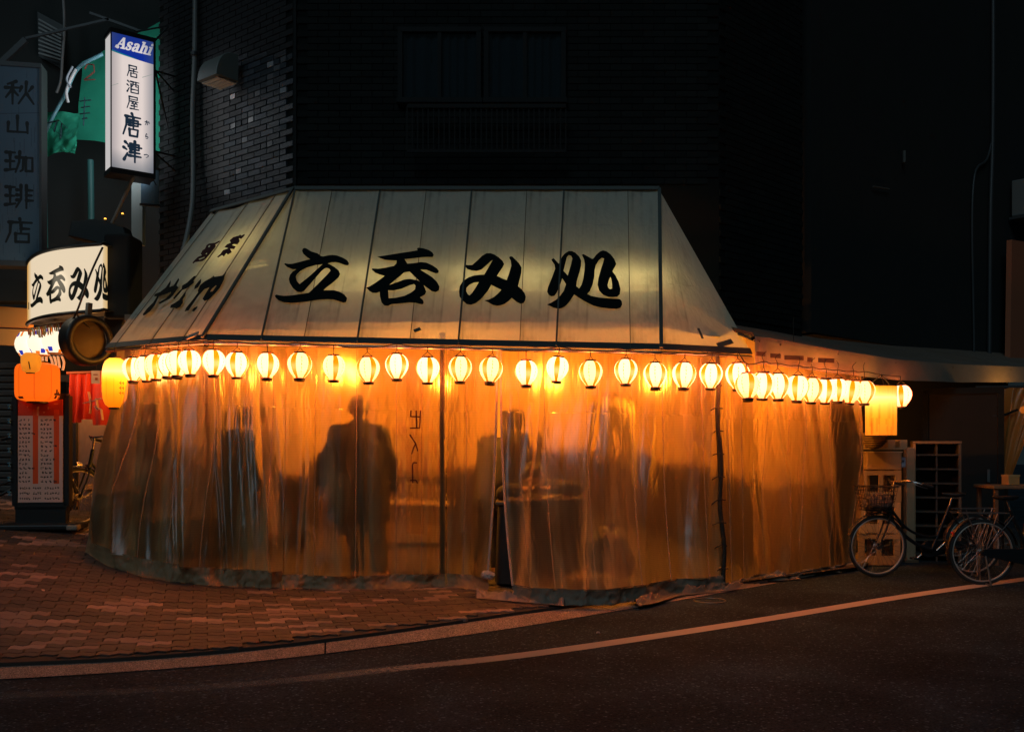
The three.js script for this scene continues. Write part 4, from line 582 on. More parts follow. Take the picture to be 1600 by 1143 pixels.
// ---------- people: one skin from a distance field (surface nets) ----------
const cap = (p, a, b, ra, rb) => { const bx = b[0] - a[0], by = b[1] - a[1], bz = b[2] - a[2], px_ = p[0] - a[0], py = p[1] - a[1], pz = p[2] - a[2], l = bx * bx + by * by + bz * bz || 1e-9, h = clamp((px_ * bx + py * by + pz * bz) / l, 0, 1), x = px_ - bx * h, y = py - by * h, z = pz - bz * h; return Math.sqrt(x * x + y * y + z * z) - lerp(ra, rb, h); };
const smin = (a, b, k) => { const h = Math.max(k - Math.abs(a - b), 0) / k; return Math.min(a, b) - h * h * k * 0.25; };
function nets(parts, k, cell) { // parts: [a, b, ra, rb]
  const lo = [9, 9, 9], hi = [-9, -9, -9]; for (const [a, b, ra, rb] of parts) for (let i = 0; i < 3; i++) { lo[i] = Math.min(lo[i], a[i] - ra, b[i] - rb); hi[i] = Math.max(hi[i], a[i] + ra, b[i] + rb); }
  const m = cell * 3, n = lo.map((l, i) => Math.ceil((hi[i] - l + 2 * m) / cell) + 1), N = n[0] * n[1] * n[2], val = new Float32Array(N).fill(1), f = (p) => { let d = 1e3; for (const q of parts) { const e = cap(p, q[0], q[1], q[2], q[3]); d = d > 1e2 ? e : smin(d, e, k); } return d; };
  const id = (x, y, z) => (z * n[1] + y) * n[0] + x, pos = (x, y, z) => [lo[0] - m + x * cell, lo[1] - m + y * cell, lo[2] - m + z * cell];
  for (let z = 0; z < n[2]; z++) for (let y = 0; y < n[1]; y++) for (let x = 0; x < n[0]; x++) val[id(x, y, z)] = f(pos(x, y, z));
  const at_ = new Int32Array(N).fill(-1), P_ = [], Nn = [], I = [];
  for (let z = 0; z < n[2] - 1; z++) for (let y = 0; y < n[1] - 1; y++) for (let x = 0; x < n[0] - 1; x++) {
    let s = [0, 0, 0], c = 0; const g = (i) => val[id(x + (i & 1), y + ((i >> 1) & 1), z + (i >> 2))];
    for (let i = 0; i < 8; i++) for (const b of [1, 2, 4]) if (!(i & b)) { const u = g(i), v = g(i | b); if ((u < 0) !== (v < 0)) { const t = u / (u - v), q = [i & 1, (i >> 1) & 1, i >> 2]; q[b >> 1 === 2 ? 2 : b >> 1] += t; s = s.map((w, j) => w + q[j]); c++; } }
    if (!c) continue; const p = pos(x + s[0] / c, y + s[1] / c, z + s[2] / c); at_[id(x, y, z)] = P_.length / 3; P_.push(...p);
    const e = cell * 0.5, gx = f([p[0] + e, p[1], p[2]]) - f([p[0] - e, p[1], p[2]]), gy = f([p[0], p[1] + e, p[2]]) - f([p[0], p[1] - e, p[2]]), gz = f([p[0], p[1], p[2] + e]) - f([p[0], p[1], p[2] - e]), L = Math.hypot(gx, gy, gz) || 1; Nn.push(gx / L, gy / L, gz / L);
  }
  const st = [1, n[0], n[0] * n[1]];
  for (let z = 1; z < n[2] - 1; z++) for (let y = 1; y < n[1] - 1; y++) for (let x = 1; x < n[0] - 1; x++) for (let ax = 0; ax < 3; ax++) { const i = id(x, y, z), u = val[i], v = val[i + st[ax]]; if ((u < 0) === (v < 0)) continue; const b = st[(ax + 1) % 3], c = st[(ax + 2) % 3], q = [at_[i], at_[i - b], at_[i - b - c], at_[i - c]]; if (q.some((w) => w < 0)) continue; u < 0 ? I.push(q[0], q[1], q[2], q[0], q[2], q[3]) : I.push(q[0], q[2], q[1], q[0], q[3], q[2]); }
  const g = new THREE.BufferGeometry(); g.setAttribute('position', new THREE.Float32BufferAttribute(P_, 3)); g.setAttribute('normal', new THREE.Float32BufferAttribute(Nn, 3)); g.setIndex(I); return g;
}
const add3 = (a, b, s = 1) => [a[0] + b[0] * s, a[1] + b[1] * s, a[2] + b[2] * s], sub3 = (a, b) => [a[0] - b[0], a[1] - b[1], a[2] - b[2]], nrm = (a) => { const l = Math.hypot(...a) || 1; return a.map((x) => x / l); }, crs = (a, b) => [a[1] * b[2] - a[2] * b[1], a[2] * b[0] - a[0] * b[2], a[0] * b[1] - a[1] * b[0]];
function handParts(wr, el, side) { // palm, four fingers, thumb; slightly curled
  const d = nrm(sub3(wr, el)), fw = nrm(add3([0, 0, 1], d, -d[2])), sd = crs(d, fw), out = [], pal = add3(wr, d, 0.05), k = 0.075; out.push([wr, add3(wr, d, 0.03), 0.026, 0.03]);
  for (let i = 0; i < 4; i++) { const off = (i - 1.5) * 0.019, b = add3(add3(wr, d, 0.085), fw, off), L = [0.068, 0.078, 0.073, 0.057][i]; out.push([add3(add3(wr, d, 0.02), fw, off * 0.7), b, 0.016, 0.0125]); const m1 = add3(add3(b, d, L * 0.55), sd, side * 0.012), t1 = add3(add3(m1, d, L * 0.38), sd, side * 0.026); out.push([b, m1, 0.0095, 0.009], [m1, t1, 0.009, 0.0075]); }
  const tb = add3(add3(wr, d, 0.028), fw, 0.03), tm = add3(add3(tb, d, 0.035), fw, 0.03), tt = add3(add3(tm, d, 0.03), fw, 0.008); out.push([tb, tm, 0.014, 0.0105], [tm, tt, 0.0105, 0.0085]); return out;
}
function person(label, pos, turn, scale, J, look, group) {
  const o = thing('person', label, 'person', pos, turn, group); o.scale.setScalar(scale);
  const mid = (a, b, t = 0.5) => a.map((x, i) => lerp(x, b[i], t)), h = J.head, fd = nrm(J.face ?? [0, 0, 1]), upd = nrm(sub3(h, J.neck)), sd = nrm(crs(upd, fd)), hp = (x, y, z) => add3(add3(add3(h, sd, x), upd, y), fd, z);
  const body = [[J.pelvis, J.chest, 0.125, 0.14], [J.chest, J.neck, 0.11, 0.058], [J.neck, hp(0, -0.03, -0.01), 0.055, 0.05]];
  for (const s of ['L', 'R']) body.push([J.chest, J['sh' + s], 0.09, 0.062], [J['sh' + s], J['el' + s], 0.052, 0.04], [J['el' + s], J['wr' + s], 0.04, 0.026], [J.pelvis, J['hip' + s], 0.11, 0.095], [J['hip' + s], J['kn' + s], 0.088, 0.056], [J['kn' + s], J['an' + s], 0.054, 0.036], [J['an' + s], J['to' + s], 0.038, 0.028]);
  const skin = std(look.skin ?? [0.42, 0.25, 0.17], 0.55);
  const head = [[hp(0, 0.035, -0.02), hp(0, 0.03, 0.02), 0.088, 0.082], [hp(0, -0.03, 0.02), hp(0, -0.085, 0.055), 0.068, 0.034], [hp(0, 0.015, 0.095), hp(0, -0.028, 0.117), 0.009, 0.016], [hp(-0.045, 0.032, 0.082), hp(0.045, 0.032, 0.082), 0.017, 0.017], [hp(-0.022, -0.062, 0.088), hp(0.022, -0.062, 0.088), 0.012, 0.012], [hp(0, -0.09, 0), J.neck, 0.052, 0.055]];
  for (const s of [-1, 1]) head.push([hp(s * 0.088, 0.015, -0.01), hp(s * 0.092, -0.03, 0), 0.014, 0.01]);
  mesh('body', [nets(body, 0.05, 0.017), nets(head, 0.02, 0.0085), nets(handParts(J.wrL, J.elL, 1), 0.012, 0.0048), nets(handParts(J.wrR, J.elR, -1), 0.012, 0.0048)], skin, o);
  mesh('eyes', [-1, 1].map((s) => new THREE.SphereGeometry(0.012, 10, 8).translate(...hp(s * 0.032, 0.008, 0.088))), std([0.04, 0.03, 0.03], 0.2), o);
  const hair = [[hp(0, 0.055, -0.03), hp(0, 0.07, 0.015), 0.088, 0.08], [hp(0, 0.0, -0.045), hp(0, -0.045, -0.045), 0.078, 0.055], [hp(0, 0.02, -0.03), hp(0, -0.01, -0.03), 0.092, 0.085]]; for (const s of [-1, 1]) hair.push([hp(s * 0.07, 0.03, -0.015), hp(s * 0.07, -0.01, -0.015), 0.03, 0.022]); mesh('hair', nets(hair, 0.03, 0.011), std(look.hair ?? [0.012, 0.011, 0.01], 0.5), o);
  const w = look.bulk ?? 1, jk = [[J.pelvis, J.chest, 0.155 * w, 0.165 * w], [J.chest, add3(J.neck, upd, -0.03), 0.14, 0.075], [J.chest, add3(J.neck, upd, 0.0), 0.1, 0.07]]; const hem = look.hem ?? 0.12, dn = nrm(sub3(J.pelvis, J.chest));
  for (const s of ['L', 'R']) { const sh = J['sh' + s]; jk.push([add3(mid(J.chest, sh, 0.6), dn, 0.1), add3(add3(J['hip' + s], dn, hem), sub3(J['hip' + s], J.pelvis), w - 0.9), 0.11 * w, 0.125 * w], [J.chest, sh, 0.11, 0.07], [add3(J.neck, upd, -0.03), sh, 0.062, 0.066], [sh, J['el' + s], 0.07, 0.066], [J['el' + s], mid(J['el' + s], J['wr' + s], 0.93), 0.066, 0.052]); }
  mesh('jacket', nets(jk, 0.055, 0.016), std(look.jacket, 0.8, { bumpMap: vinylB, bumpScale: 0 }), o);
  const tr = []; for (const s of ['L', 'R']) tr.push([J.pelvis, J['hip' + s], 0.125, 0.108], [J['hip' + s], J['kn' + s], 0.102, 0.077], [J['kn' + s], add3(J['an' + s], [0, 0.03, 0]), 0.076, 0.06]); mesh('trousers', nets(tr, 0.03, 0.016), std(look.trousers, 0.85), o);
  for (const s of ['L', 'R']) { const a = J['an' + s], t = J['to' + s]; mesh('shoe', nets([[add3(a, [0, -0.02, -0.02]), t, 0.05, 0.04], [add3(a, [0, -0.045, -0.05]), t, 0.034, 0.034], [a, add3(a, [0, 0.03, 0]), 0.046, 0.048]], 0.02, 0.011), std(look.shoes ?? [0.2, 0.1, 0.05], 0.6), o); }
  return o;
}
const stand = (o = {}) => ({ pelvis: [0, 0.95, 0], chest: [0, 1.27, 0.0], neck: [0, 1.46, 0.0], head: [0, 1.62, 0.02], shL: [0.185, 1.4, 0], shR: [-0.185, 1.4, 0], elL: [0.265, 1.12, -0.03], elR: [-0.265, 1.12, -0.03], wrL: [0.27, 0.88, 0.06], wrR: [-0.27, 0.88, 0.06], hipL: [0.09, 0.88, 0], hipR: [-0.09, 0.88, 0], knL: [0.1, 0.48, 0.02], knR: [-0.1, 0.48, 0.02], anL: [0.105, 0.08, -0.02], anR: [-0.105, 0.08, -0.02], toL: [0.125, 0.04, 0.15], toR: [-0.125, 0.04, 0.15], ...o });
const ppos = (u, d) => V((u - CX) / F * d, 0.05, -d);
person('person in a long dark jacket standing with their back turned, behind the middle curtain', ppos(560, 9.36), Math.PI + 0.12, 1.045, stand({ head: [0.01, 1.6, 0.05], shL: [0.18, 1.37, 0], shR: [-0.18, 1.37, 0], elL: [0.285, 1.12, 0.02], elR: [-0.285, 1.12, 0.02], wrL: [0.32, 0.9, 0.1], wrR: [-0.33, 0.86, 0.05], knR: [-0.13, 0.48, 0.05], anR: [-0.16, 0.08, -0.02], toR: [-0.19, 0.04, 0.14], anL: [0.06, 0.08, 0], toL: [0.05, 0.04, 0.16] }), { jacket: [0.02, 0.021, 0.024], trousers: [0.045, 0.06, 0.085], bulk: 1.22, hem: 0.2, shoes: [0.42, 0.2, 0.08] });
person('person in dark clothes bent over the bar, seen dimly behind the open slit', ppos(792, 9.75), Math.PI - 0.25, 0.99, stand({ chest: [0, 1.24, 0.1], neck: [0, 1.4, 0.2], head: [0.02, 1.54, 0.28], shL: [0.19, 1.34, 0.15], shR: [-0.19, 1.34, 0.15], elL: [0.25, 1.08, 0.25], elR: [-0.25, 1.08, 0.25], wrL: [0.18, 1.02, 0.48], wrR: [-0.18, 1.02, 0.48] }), { jacket: [0.035, 0.032, 0.03], trousers: [0.03, 0.03, 0.035], bulk: 1.12 });
person('seated person slumped forward with head resting on the covered table', ppos(846, 9.62), -0.1, 1, { pelvis: [0, 0.52, -0.2], chest: [0, 0.78, 0.02], neck: [0.0, 0.87, 0.18], head: [-0.03, 0.99, 0.28], face: [0.3, -0.5, 0.8], shL: [0.18, 0.84, 0.12], shR: [-0.18, 0.84, 0.12], elL: [0.34, 0.86, 0.34], elR: [-0.34, 0.86, 0.34], wrL: [0.13, 0.88, 0.44], wrR: [-0.13, 0.88, 0.44], hipL: [0.1, 0.5, -0.18], hipR: [-0.1, 0.5, -0.18], knL: [0.14, 0.5, 0.22], knR: [-0.14, 0.5, 0.22], anL: [0.13, 0.09, 0.16], anR: [-0.13, 0.09, 0.16], toL: [0.14, 0.04, 0.33], toR: [-0.14, 0.04, 0.33] }, { jacket: [0.03, 0.026, 0.025], trousers: [0.02, 0.02, 0.025] });
person('person in dark clothes facing away behind the left curtain, beside the pale board', ppos(382, 9.8), Math.PI - 0.5, 0.97, stand({ head: [0, 1.6, 0.07], elL: [0.24, 1.13, 0.06], wrL: [0.17, 1.0, 0.28] }), { jacket: [0.02, 0.023, 0.027], trousers: [0.02, 0.024, 0.03], hem: 0.16 });
person('person standing far left inside the tent, a faint dark shape in the pleats', ppos(262, 10.35), 2.2, 0.98, stand({ elL: [0.24, 1.12, 0.05], wrL: [0.15, 1.05, 0.26], wrR: [-0.15, 1.1, 0.26], elR: [-0.25, 1.12, 0.06] }), { jacket: [0.03, 0.03, 0.033], trousers: [0.025, 0.025, 0.03] });
{ const s = thing('stool', 'round wooden stool carrying the slumped person', 'stool', V(P(846, 0, 9.62).x + 0.02, 0.05, -9.82)); mesh('seat', cyl(0.17, 0.17, 0.04, 0, 0.42, 0, 24), M.wood, s); for (let i = 0; i < 4; i++) { const a = i * Math.PI / 2 + 0.6; mesh('leg', rod(V(Math.cos(a) * 0.11, 0.41, Math.sin(a) * 0.11), V(Math.cos(a) * 0.16, 0, Math.sin(a) * 0.16), 0.015), M.wood, s); } }
// ================= signs and shopfront on the left =================
function signFace(w, h, draw, W, H) { return ctex(W, H, draw); }
// a box standing on the quad of its front face: a b top left and right, going back by th along -n
function boxSign(o, a, b, h, th, faceMat, sideMat, caseMat) {
  const d = b.clone().sub(a).setY(0), L = d.length(), g = o; g.position.copy(a.clone().lerp(b, 0.5).setY(a.y - h / 2)); g.rotation.y = Math.atan2(-d.z, d.x);
  const face = mesh('front_face', new THREE.PlaneGeometry(L, h).translate(0, 0, 0.002), faceMat, g); mesh('side_face', box(0.008, h - 0.03, th - 0.02, -L / 2, 0, -th / 2), sideMat, g); mesh('rear_face', new THREE.PlaneGeometry(L, h).rotateY(Math.PI).translate(0, 0, -th - 0.002), sideMat, g);
  mesh('case', [box(L + 0.03, 0.05, th + 0.03, 0, h / 2 + 0.012, -th / 2), box(L + 0.03, 0.06, th + 0.03, 0, -h / 2 - 0.02, -th / 2), box(0.025, h, th + 0.02, L / 2 + 0.006, 0, -th / 2), box(0.012, h, 0.012, -L / 2 - 0.006, 0, 0)], caseMat, g);
  return { L, g, face };
}
{
  const a = P(174, 48, 10.8), b = P(240, 64, 11.08), h = a.y - P(174, 262, 10.8).y, L = a.distanceTo(b);
  const draw = (c, W, H) => {
    c.fillStyle = '#efe2dc'; c.fillRect(0, 0, W, H); const g = c.createLinearGradient(0, 0, W, 0); c.fillStyle = '#12309c'; c.beginPath(); c.moveTo(0, 0); c.lineTo(W, 0); c.lineTo(W, H * 0.175); c.quadraticCurveTo(W * 0.55, H * 0.17, 0, H * 0.145); c.closePath(); c.fill();
    c.fillStyle = '#0a7c92'; c.beginPath(); c.moveTo(0, H * 0.135); c.quadraticCurveTo(W * 0.4, H * 0.155, W * 0.62, H * 0.163); c.quadraticCurveTo(W * 0.4, H * 0.166, 0, H * 0.146); c.fill();
    c.save(); c.translate(W * 0.5, H * 0.112); c.transform(1, 0, -0.18, 1, 0, 0); c.fillStyle = '#f2ecec'; c.textAlign = 'center'; c.font = `bold italic ${W * 0.37}px serif`; c.strokeStyle = '#f2ecec'; c.lineWidth = W * 0.016; c.fillText('Asahi', 0, 0, W * 0.84); c.strokeText('Asahi', 0, 0, W * 0.84); c.restore(); c.beginPath(); c.fillStyle = '#f2ecec'; c.arc(W * 0.13, H * 0.105, W * 0.045, 0, 7); c.fill();
    const ink = '#1c2c3c'; kanji(c, 'i', W * 0.34, H * 0.21, W * 0.3, H * 0.10, W * 0.03, ink); kanji(c, 'sake', W * 0.35, H * 0.325, W * 0.3, H * 0.10, W * 0.03, ink); kanji(c, 'ya', W * 0.34, H * 0.44, W * 0.31, H * 0.105, W * 0.03, ink);
    kanji(c, 'kara', W * 0.24, H * 0.575, W * 0.46, H * 0.175, W * 0.055, ink); kanji(c, 'tsu', W * 0.27, H * 0.775, W * 0.44, H * 0.16, W * 0.058, ink); kanji(c, 'ka_', W * 0.76, H * 0.60, W * 0.15, H * 0.045, W * 0.02, ink); kanji(c, 'ra_', W * 0.76, H * 0.70, W * 0.13, H * 0.045, W * 0.02, ink); kanji(c, 'tu_', W * 0.75, H * 0.845, W * 0.14, H * 0.045, W * 0.02, ink);
    { const e = c.createLinearGradient(0, 0, W, 0); e.addColorStop(0, 'rgba(90,90,100,.35)'); e.addColorStop(0.25, 'rgba(90,90,100,0)'); e.addColorStop(0.72, 'rgba(90,90,100,.0)'); e.addColorStop(1, 'rgba(70,85,105,.5)'); c.fillStyle = e; c.fillRect(0, 0, W, H); const f = c.createLinearGradient(0, 0, 0, H); f.addColorStop(0, 'rgba(60,70,90,.25)'); f.addColorStop(0.15, 'rgba(60,70,90,0)'); f.addColorStop(0.85, 'rgba(60,75,90,0)'); f.addColorStop(1, 'rgba(60,75,90,.5)'); c.fillStyle = f; c.fillRect(0, 0, W, H); } c.strokeStyle = '#9aa39c'; c.lineWidth = W * 0.012; c.beginPath(); c.moveTo(W * 0.72, H * 0.29); c.lineTo(W, H * 0.245); c.moveTo(0, H * 0.40); c.lineTo(W * 0.15, H * 0.375); c.stroke();  // uneven backlight painted in: sides, top and bottom dimmer than the middle
  };
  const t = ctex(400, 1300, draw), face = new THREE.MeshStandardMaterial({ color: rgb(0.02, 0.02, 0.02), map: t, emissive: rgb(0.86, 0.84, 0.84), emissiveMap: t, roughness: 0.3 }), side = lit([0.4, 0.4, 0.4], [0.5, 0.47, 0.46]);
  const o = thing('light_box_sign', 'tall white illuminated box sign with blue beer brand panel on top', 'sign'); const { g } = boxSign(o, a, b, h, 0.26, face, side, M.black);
  for (const [z, ry] of [[0.03, Math.PI], [-0.30, 0]]) { const l = new THREE.RectAreaLight(rgb(0.86, 0.95, 1), z > 0 ? 1.1 : 4, L * 0.94, h * 0.96); l.position.set(0, 0, z); l.rotation.y = ry; g.add(l); }
  { const l = new THREE.RectAreaLight(rgb(0.9, 0.95, 1), 4, 0.2, h * 0.96); l.position.set(-L / 2 - 0.03, 0, -0.13); l.rotation.y = Math.PI / 2; g.add(l); }
  // brackets to the wall and the prop below
  const s = thing('sign_bracket', 'thin iron brackets and prop that hold the white sign', 'bracket', b.clone());
  for (const [p, q] of [[P(241, 110, 11.1), P(282, 122, 11.7)], [P(241, 108, 11.1), P(278, 150, 11.7)], [P(241, 236, 11.15), P(282, 246, 11.7)], [P(241, 238, 11.15), P(284, 276, 11.7)], [P(241, 64, 11.1), P(262, 42, 11.6)], [P(200, 52, 11.2), P(262, 40, 11.6)], [P(243, 112, 11.15), P(262, 200, 11.6)]]) wpart('strut', rod(p, q, 0.011, 6), M.darkmetal, s);
  wpart('prop', rod(P(212, 268, 11.0), P(174, 350, 11.2), 0.02, 8), std([0.25, 0.25, 0.24], 0.5), s);
}
{ // unlit coffee shop sign at the left edge
  const a = P(-14, 99, 10.9), b = P(62, 118, 11.0), h = 2.24; const draw = (c, W, H) => { c.fillStyle = '#a7b8c6'; c.fillRect(0, 0, W, H); c.strokeStyle = '#6d7a86'; c.lineWidth = 3; c.beginPath(); c.moveTo(0, H * 0.255); c.lineTo(W, H * 0.235); c.stroke(); ['aki', 'yama', 'koo', 'hii', 'ten'].forEach((k, i) => kanji(c, k, W * 0.26, H * (0.075 + i * 0.176), W * (i === 1 ? 0.55 : 0.62), H * (i === 1 ? 0.1 : 0.13), W * 0.055, '#15191e')); const n = rng(3); c.fillStyle = 'rgba(80,90,90,.25)'; for (let i = 0; i < 60; i++) c.fillRect(n() * W, n() * H, 2 + n() * 4, 20 + n() * 80); };
  const t = ctex(256, 1024, draw), m = std([0.16, 0.235, 0.30], 0.6, { map: t }); const o = thing('unlit_sign', 'dim blue grey vertical shop sign with black brush characters at left edge', 'sign'); boxSign(o, a, b, h, 0.22, m, std([0.25, 0.3, 0.33], 0.5), M.darkmetal);
}
{ // torn green banner stretched on a bent pole, behind the white sign
  const o = thing('green_banner', 'torn green cloth banner with a red figure, behind the white sign', 'banner', P(130, 170, 11.5)), gm = phys([0.0, 0.40, 0.24], 0.85, { transmission: 0.4, thickness: 0, bumpMap: vinylB, bumpScale: 0.008 });
  const wob = (s, t, k) => 0.05 * (fbm(s * 4 + k, t * 5) - 0.5);
  const piece = (q, k, name = 'cloth') => { const [a, b, c, d] = q.map(([u, v, z]) => P(u, v, z ?? 11.5)); wpart(name, sheet((s, t) => a.clone().lerp(b, s).lerp(d.clone().lerp(c, s), t).add(V(wob(s, t, k) * 0.4, wob(s, t, k + 3) * 0.4, wob(s * 0.5, t * 0.5, k + 9) * 3)), 24, 24, 0.6, 0.8), gm, o); };
  piece([[128, 96, 12.1], [264, 30, 12.1], [262, 238, 12.1], [118, 216, 12.1]], 1); piece([[66, 176], [124, 176], [118, 232], [64, 246]], 4); piece([[92, 228], [118, 214], [117, 240], [98, 236]], 7);
  wpart('bent_pole', tube([P(60, 232, 11.42), P(78, 190, 11.42), P(100, 150, 11.42), P(122, 106, 11.42), P(160, 84, 11.42)], 0.022, 30, 8), std([0.12, 0.3, 0.36], 0.4), o);
  wpart('torn_strip', tube([P(118, 108, 11.4), P(108, 128, 11.38), P(103, 146, 11.36), P(106, 160, 11.4)], 0.018, 14, 6), std([0.6, 0.6, 0.62], 0.8), o);
  wpart('torn_strip', tube([P(113, 104, 11.4), P(104, 124, 11.38), P(110, 136, 11.36)], 0.014, 14, 6), std([0.5, 0.55, 0.62], 0.8), o);
  const st = (pts, m, w) => { for (let i = 0; i < pts.length - 1; i++) wpart('painted_stroke', beam(P(...pts[i], 11.36), P(...pts[i + 1], 11.36), w, 0.004), m, o); }, rd = std([0.12, 0.03, 0.02], 0.8), bk = std([0.005, 0.04, 0.045], 0.8);
  st([[132, 108], [136, 100], [146, 101], [147, 112], [131, 125], [148, 124]], rd, 0.03); for (const q of [[[124, 158], [142, 156]], [[126, 168], [140, 166]], [[124, 178], [140, 176]], [[128, 186], [136, 184]], [[132, 152], [130, 196]]]) st(q, bk, 0.03); for (const q of [[[74, 192], [92, 188], [104, 200]], [[78, 198], [96, 212]], [[88, 190], [84, 206]], [[96, 192], [94, 216]]]) st(q, bk, 0.035);
}
{ // small dim station sign under the white sign
  const t = ctex(128, 256, (c, W, H) => { c.fillStyle = '#8aa5b5'; c.fillRect(0, 0, W, H); kanji(c, 'eki', 20, 30, 90, 90, 9, '#131a20'); }); const o = thing('small_sign', 'small dim blue sign with a black character under the white sign', 'sign', P(234, 292, 11.4), 0.3); mesh('board', box(0.2, 0.42, 0.03), std([0.5, 0.6, 0.68], 0.5, { map: t }), o); mesh('frame', [box(0.23, 0.02, 0.05, 0, 0.215, 0), box(0.23, 0.02, 0.05, 0, -0.215, 0)], M.darkmetal, o);
}
{ // the bowed illuminated sign with the bar's name
  const d0 = 10.75, yT = P(0, 388, d0).y, yB = P(0, 500, d0).y, H = 0.80, R = 0.62; const o = thing('bowed_sign', 'cream bowed illuminated sign with four black brush characters', 'sign', P(106, 443, 10.9));
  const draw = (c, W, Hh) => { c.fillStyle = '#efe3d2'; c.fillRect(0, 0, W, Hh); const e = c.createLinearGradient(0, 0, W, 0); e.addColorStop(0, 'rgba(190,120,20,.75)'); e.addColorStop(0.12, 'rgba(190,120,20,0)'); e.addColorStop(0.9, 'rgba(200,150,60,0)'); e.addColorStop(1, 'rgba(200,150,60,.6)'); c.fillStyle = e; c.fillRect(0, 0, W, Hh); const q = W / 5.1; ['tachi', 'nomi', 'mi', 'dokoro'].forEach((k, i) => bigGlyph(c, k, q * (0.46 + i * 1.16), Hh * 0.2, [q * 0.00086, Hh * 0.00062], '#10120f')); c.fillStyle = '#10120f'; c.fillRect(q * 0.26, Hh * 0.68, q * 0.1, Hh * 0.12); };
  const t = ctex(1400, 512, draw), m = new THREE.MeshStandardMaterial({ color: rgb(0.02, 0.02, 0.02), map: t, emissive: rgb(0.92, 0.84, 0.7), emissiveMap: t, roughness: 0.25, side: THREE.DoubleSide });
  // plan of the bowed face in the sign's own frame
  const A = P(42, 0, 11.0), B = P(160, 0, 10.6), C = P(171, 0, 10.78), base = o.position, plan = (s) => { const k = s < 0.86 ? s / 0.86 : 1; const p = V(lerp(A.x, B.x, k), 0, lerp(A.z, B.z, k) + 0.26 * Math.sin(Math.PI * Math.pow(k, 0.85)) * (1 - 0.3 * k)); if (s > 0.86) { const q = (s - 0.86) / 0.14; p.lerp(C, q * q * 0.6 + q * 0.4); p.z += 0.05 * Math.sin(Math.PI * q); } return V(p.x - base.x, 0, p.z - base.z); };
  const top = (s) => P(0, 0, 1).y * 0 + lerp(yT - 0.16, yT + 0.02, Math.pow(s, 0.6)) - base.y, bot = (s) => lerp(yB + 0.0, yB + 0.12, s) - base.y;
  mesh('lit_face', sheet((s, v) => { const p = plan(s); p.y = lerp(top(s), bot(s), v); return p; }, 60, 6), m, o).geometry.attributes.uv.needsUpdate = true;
  const rim = (f, off) => { const pts = []; for (let i = 0; i <= 24; i++) { const p = plan(i / 24); p.y = f(i / 24) + off; pts.push(p); } return tube(pts, 0.022, 60, 8); }; mesh('rim', [rim(top, 0.015), rim(bot, -0.015)], M.black, o);
  mesh('back_case', sheet((s, v) => { const p = plan(s); const y = lerp(top(s), bot(s), v); return V(p.x + 0.16, y, p.z - 0.3); }, 20, 2), M.blackmatt, o); mesh('top_plate', sheet((s, v) => { const p = plan(s); return V(p.x + 0.16 * v, top(s) + 0.012, p.z - 0.3 * v); }, 30, 2), M.blackmatt, o); mesh('bottom_plate', sheet((s, v) => { const p = plan(s); return V(p.x + 0.16 * v, bot(s) - 0.012, p.z - 0.3 * v); }, 30, 2), M.blackmatt, o); mesh('end_case', rbox(0.3, 0.95, 0.4, 0.04, 0.62, 0.06, -0.02), M.blackmatt, o);
  const cab = (pts) => wpart('cable', tube(pts, 0.011, 30, 6), M.black, o); cab([P(160, 386, 10.35), P(142, 425, 10.32), P(118, 490, 10.34), P(100, 520, 10.5)]); cab([P(120, 492, 10.36), P(140, 512, 10.5)]);
  const l = new THREE.PointLight(rgb(1, 0.86, 0.62), 0.35); l.position.set(-0.12, 0, 0.55); l.castShadow = true; l.shadow.radius = 8; o.add(l);
}
{ // soffit of the neighbour, lit orange, and the dark hood over the bowed sign
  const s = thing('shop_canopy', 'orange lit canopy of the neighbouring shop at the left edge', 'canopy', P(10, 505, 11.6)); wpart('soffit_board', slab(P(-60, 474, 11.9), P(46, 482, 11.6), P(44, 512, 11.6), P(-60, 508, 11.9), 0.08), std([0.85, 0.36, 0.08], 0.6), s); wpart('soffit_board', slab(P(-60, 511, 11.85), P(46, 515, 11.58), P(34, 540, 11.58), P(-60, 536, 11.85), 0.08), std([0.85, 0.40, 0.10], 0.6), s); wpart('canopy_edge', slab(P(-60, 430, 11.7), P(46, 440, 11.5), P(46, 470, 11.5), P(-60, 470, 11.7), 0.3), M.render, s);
  const hd = thing('dark_hood', 'dark metal hood above and right of the bowed sign', 'hood', P(190, 430, 10.9)); const sh = new THREE.Shape(); [[118, 372], [122, 352], [160, 348], [200, 360], [214, 400], [210, 470], [196, 520], [176, 545], [172, 500], [174, 400], [160, 382]].forEach(([u, v], i) => { const p = P(u, v, 11).sub(hd.position); sh[i ? 'lineTo' : 'moveTo'](p.x, p.y); }); mesh('shell', new THREE.ExtrudeGeometry(sh, { depth: 0.2, bevelEnabled: true, bevelSize: 0.012, bevelThickness: 0.012, bevelSegments: 1 }).translate(0, 0, -0.15), std([0.02, 0.021, 0.021], 0.6), hd); wpart('edge_strip', rod(P(120, 355, 10.9), P(140, 350, 10.9), 0.014), std([0.35, 0.36, 0.35], 0.4), hd);
  for (const [u, v] of [[164, 342], [191, 334]]) { const b = thing('indicator_lamp', u < 170 ? 'tiny amber lamp, left one below the white sign' : 'tiny amber lamp, right one below the white sign', 'lamp', P(u, v, 10.95)); mesh('lens', new THREE.SphereGeometry(0.014, 10, 8), lit([0.9, 0.5, 0.1], [2.4, 1.0, 0.15]), b); mesh('base', cyl(0.016, 0.016, 0.02, 0, -0.015, 0, 10), M.black, b); const l = new THREE.PointLight(rgb(1, 0.5, 0.1), 0.004); l.position.z = 0.03; b.add(l); }
}
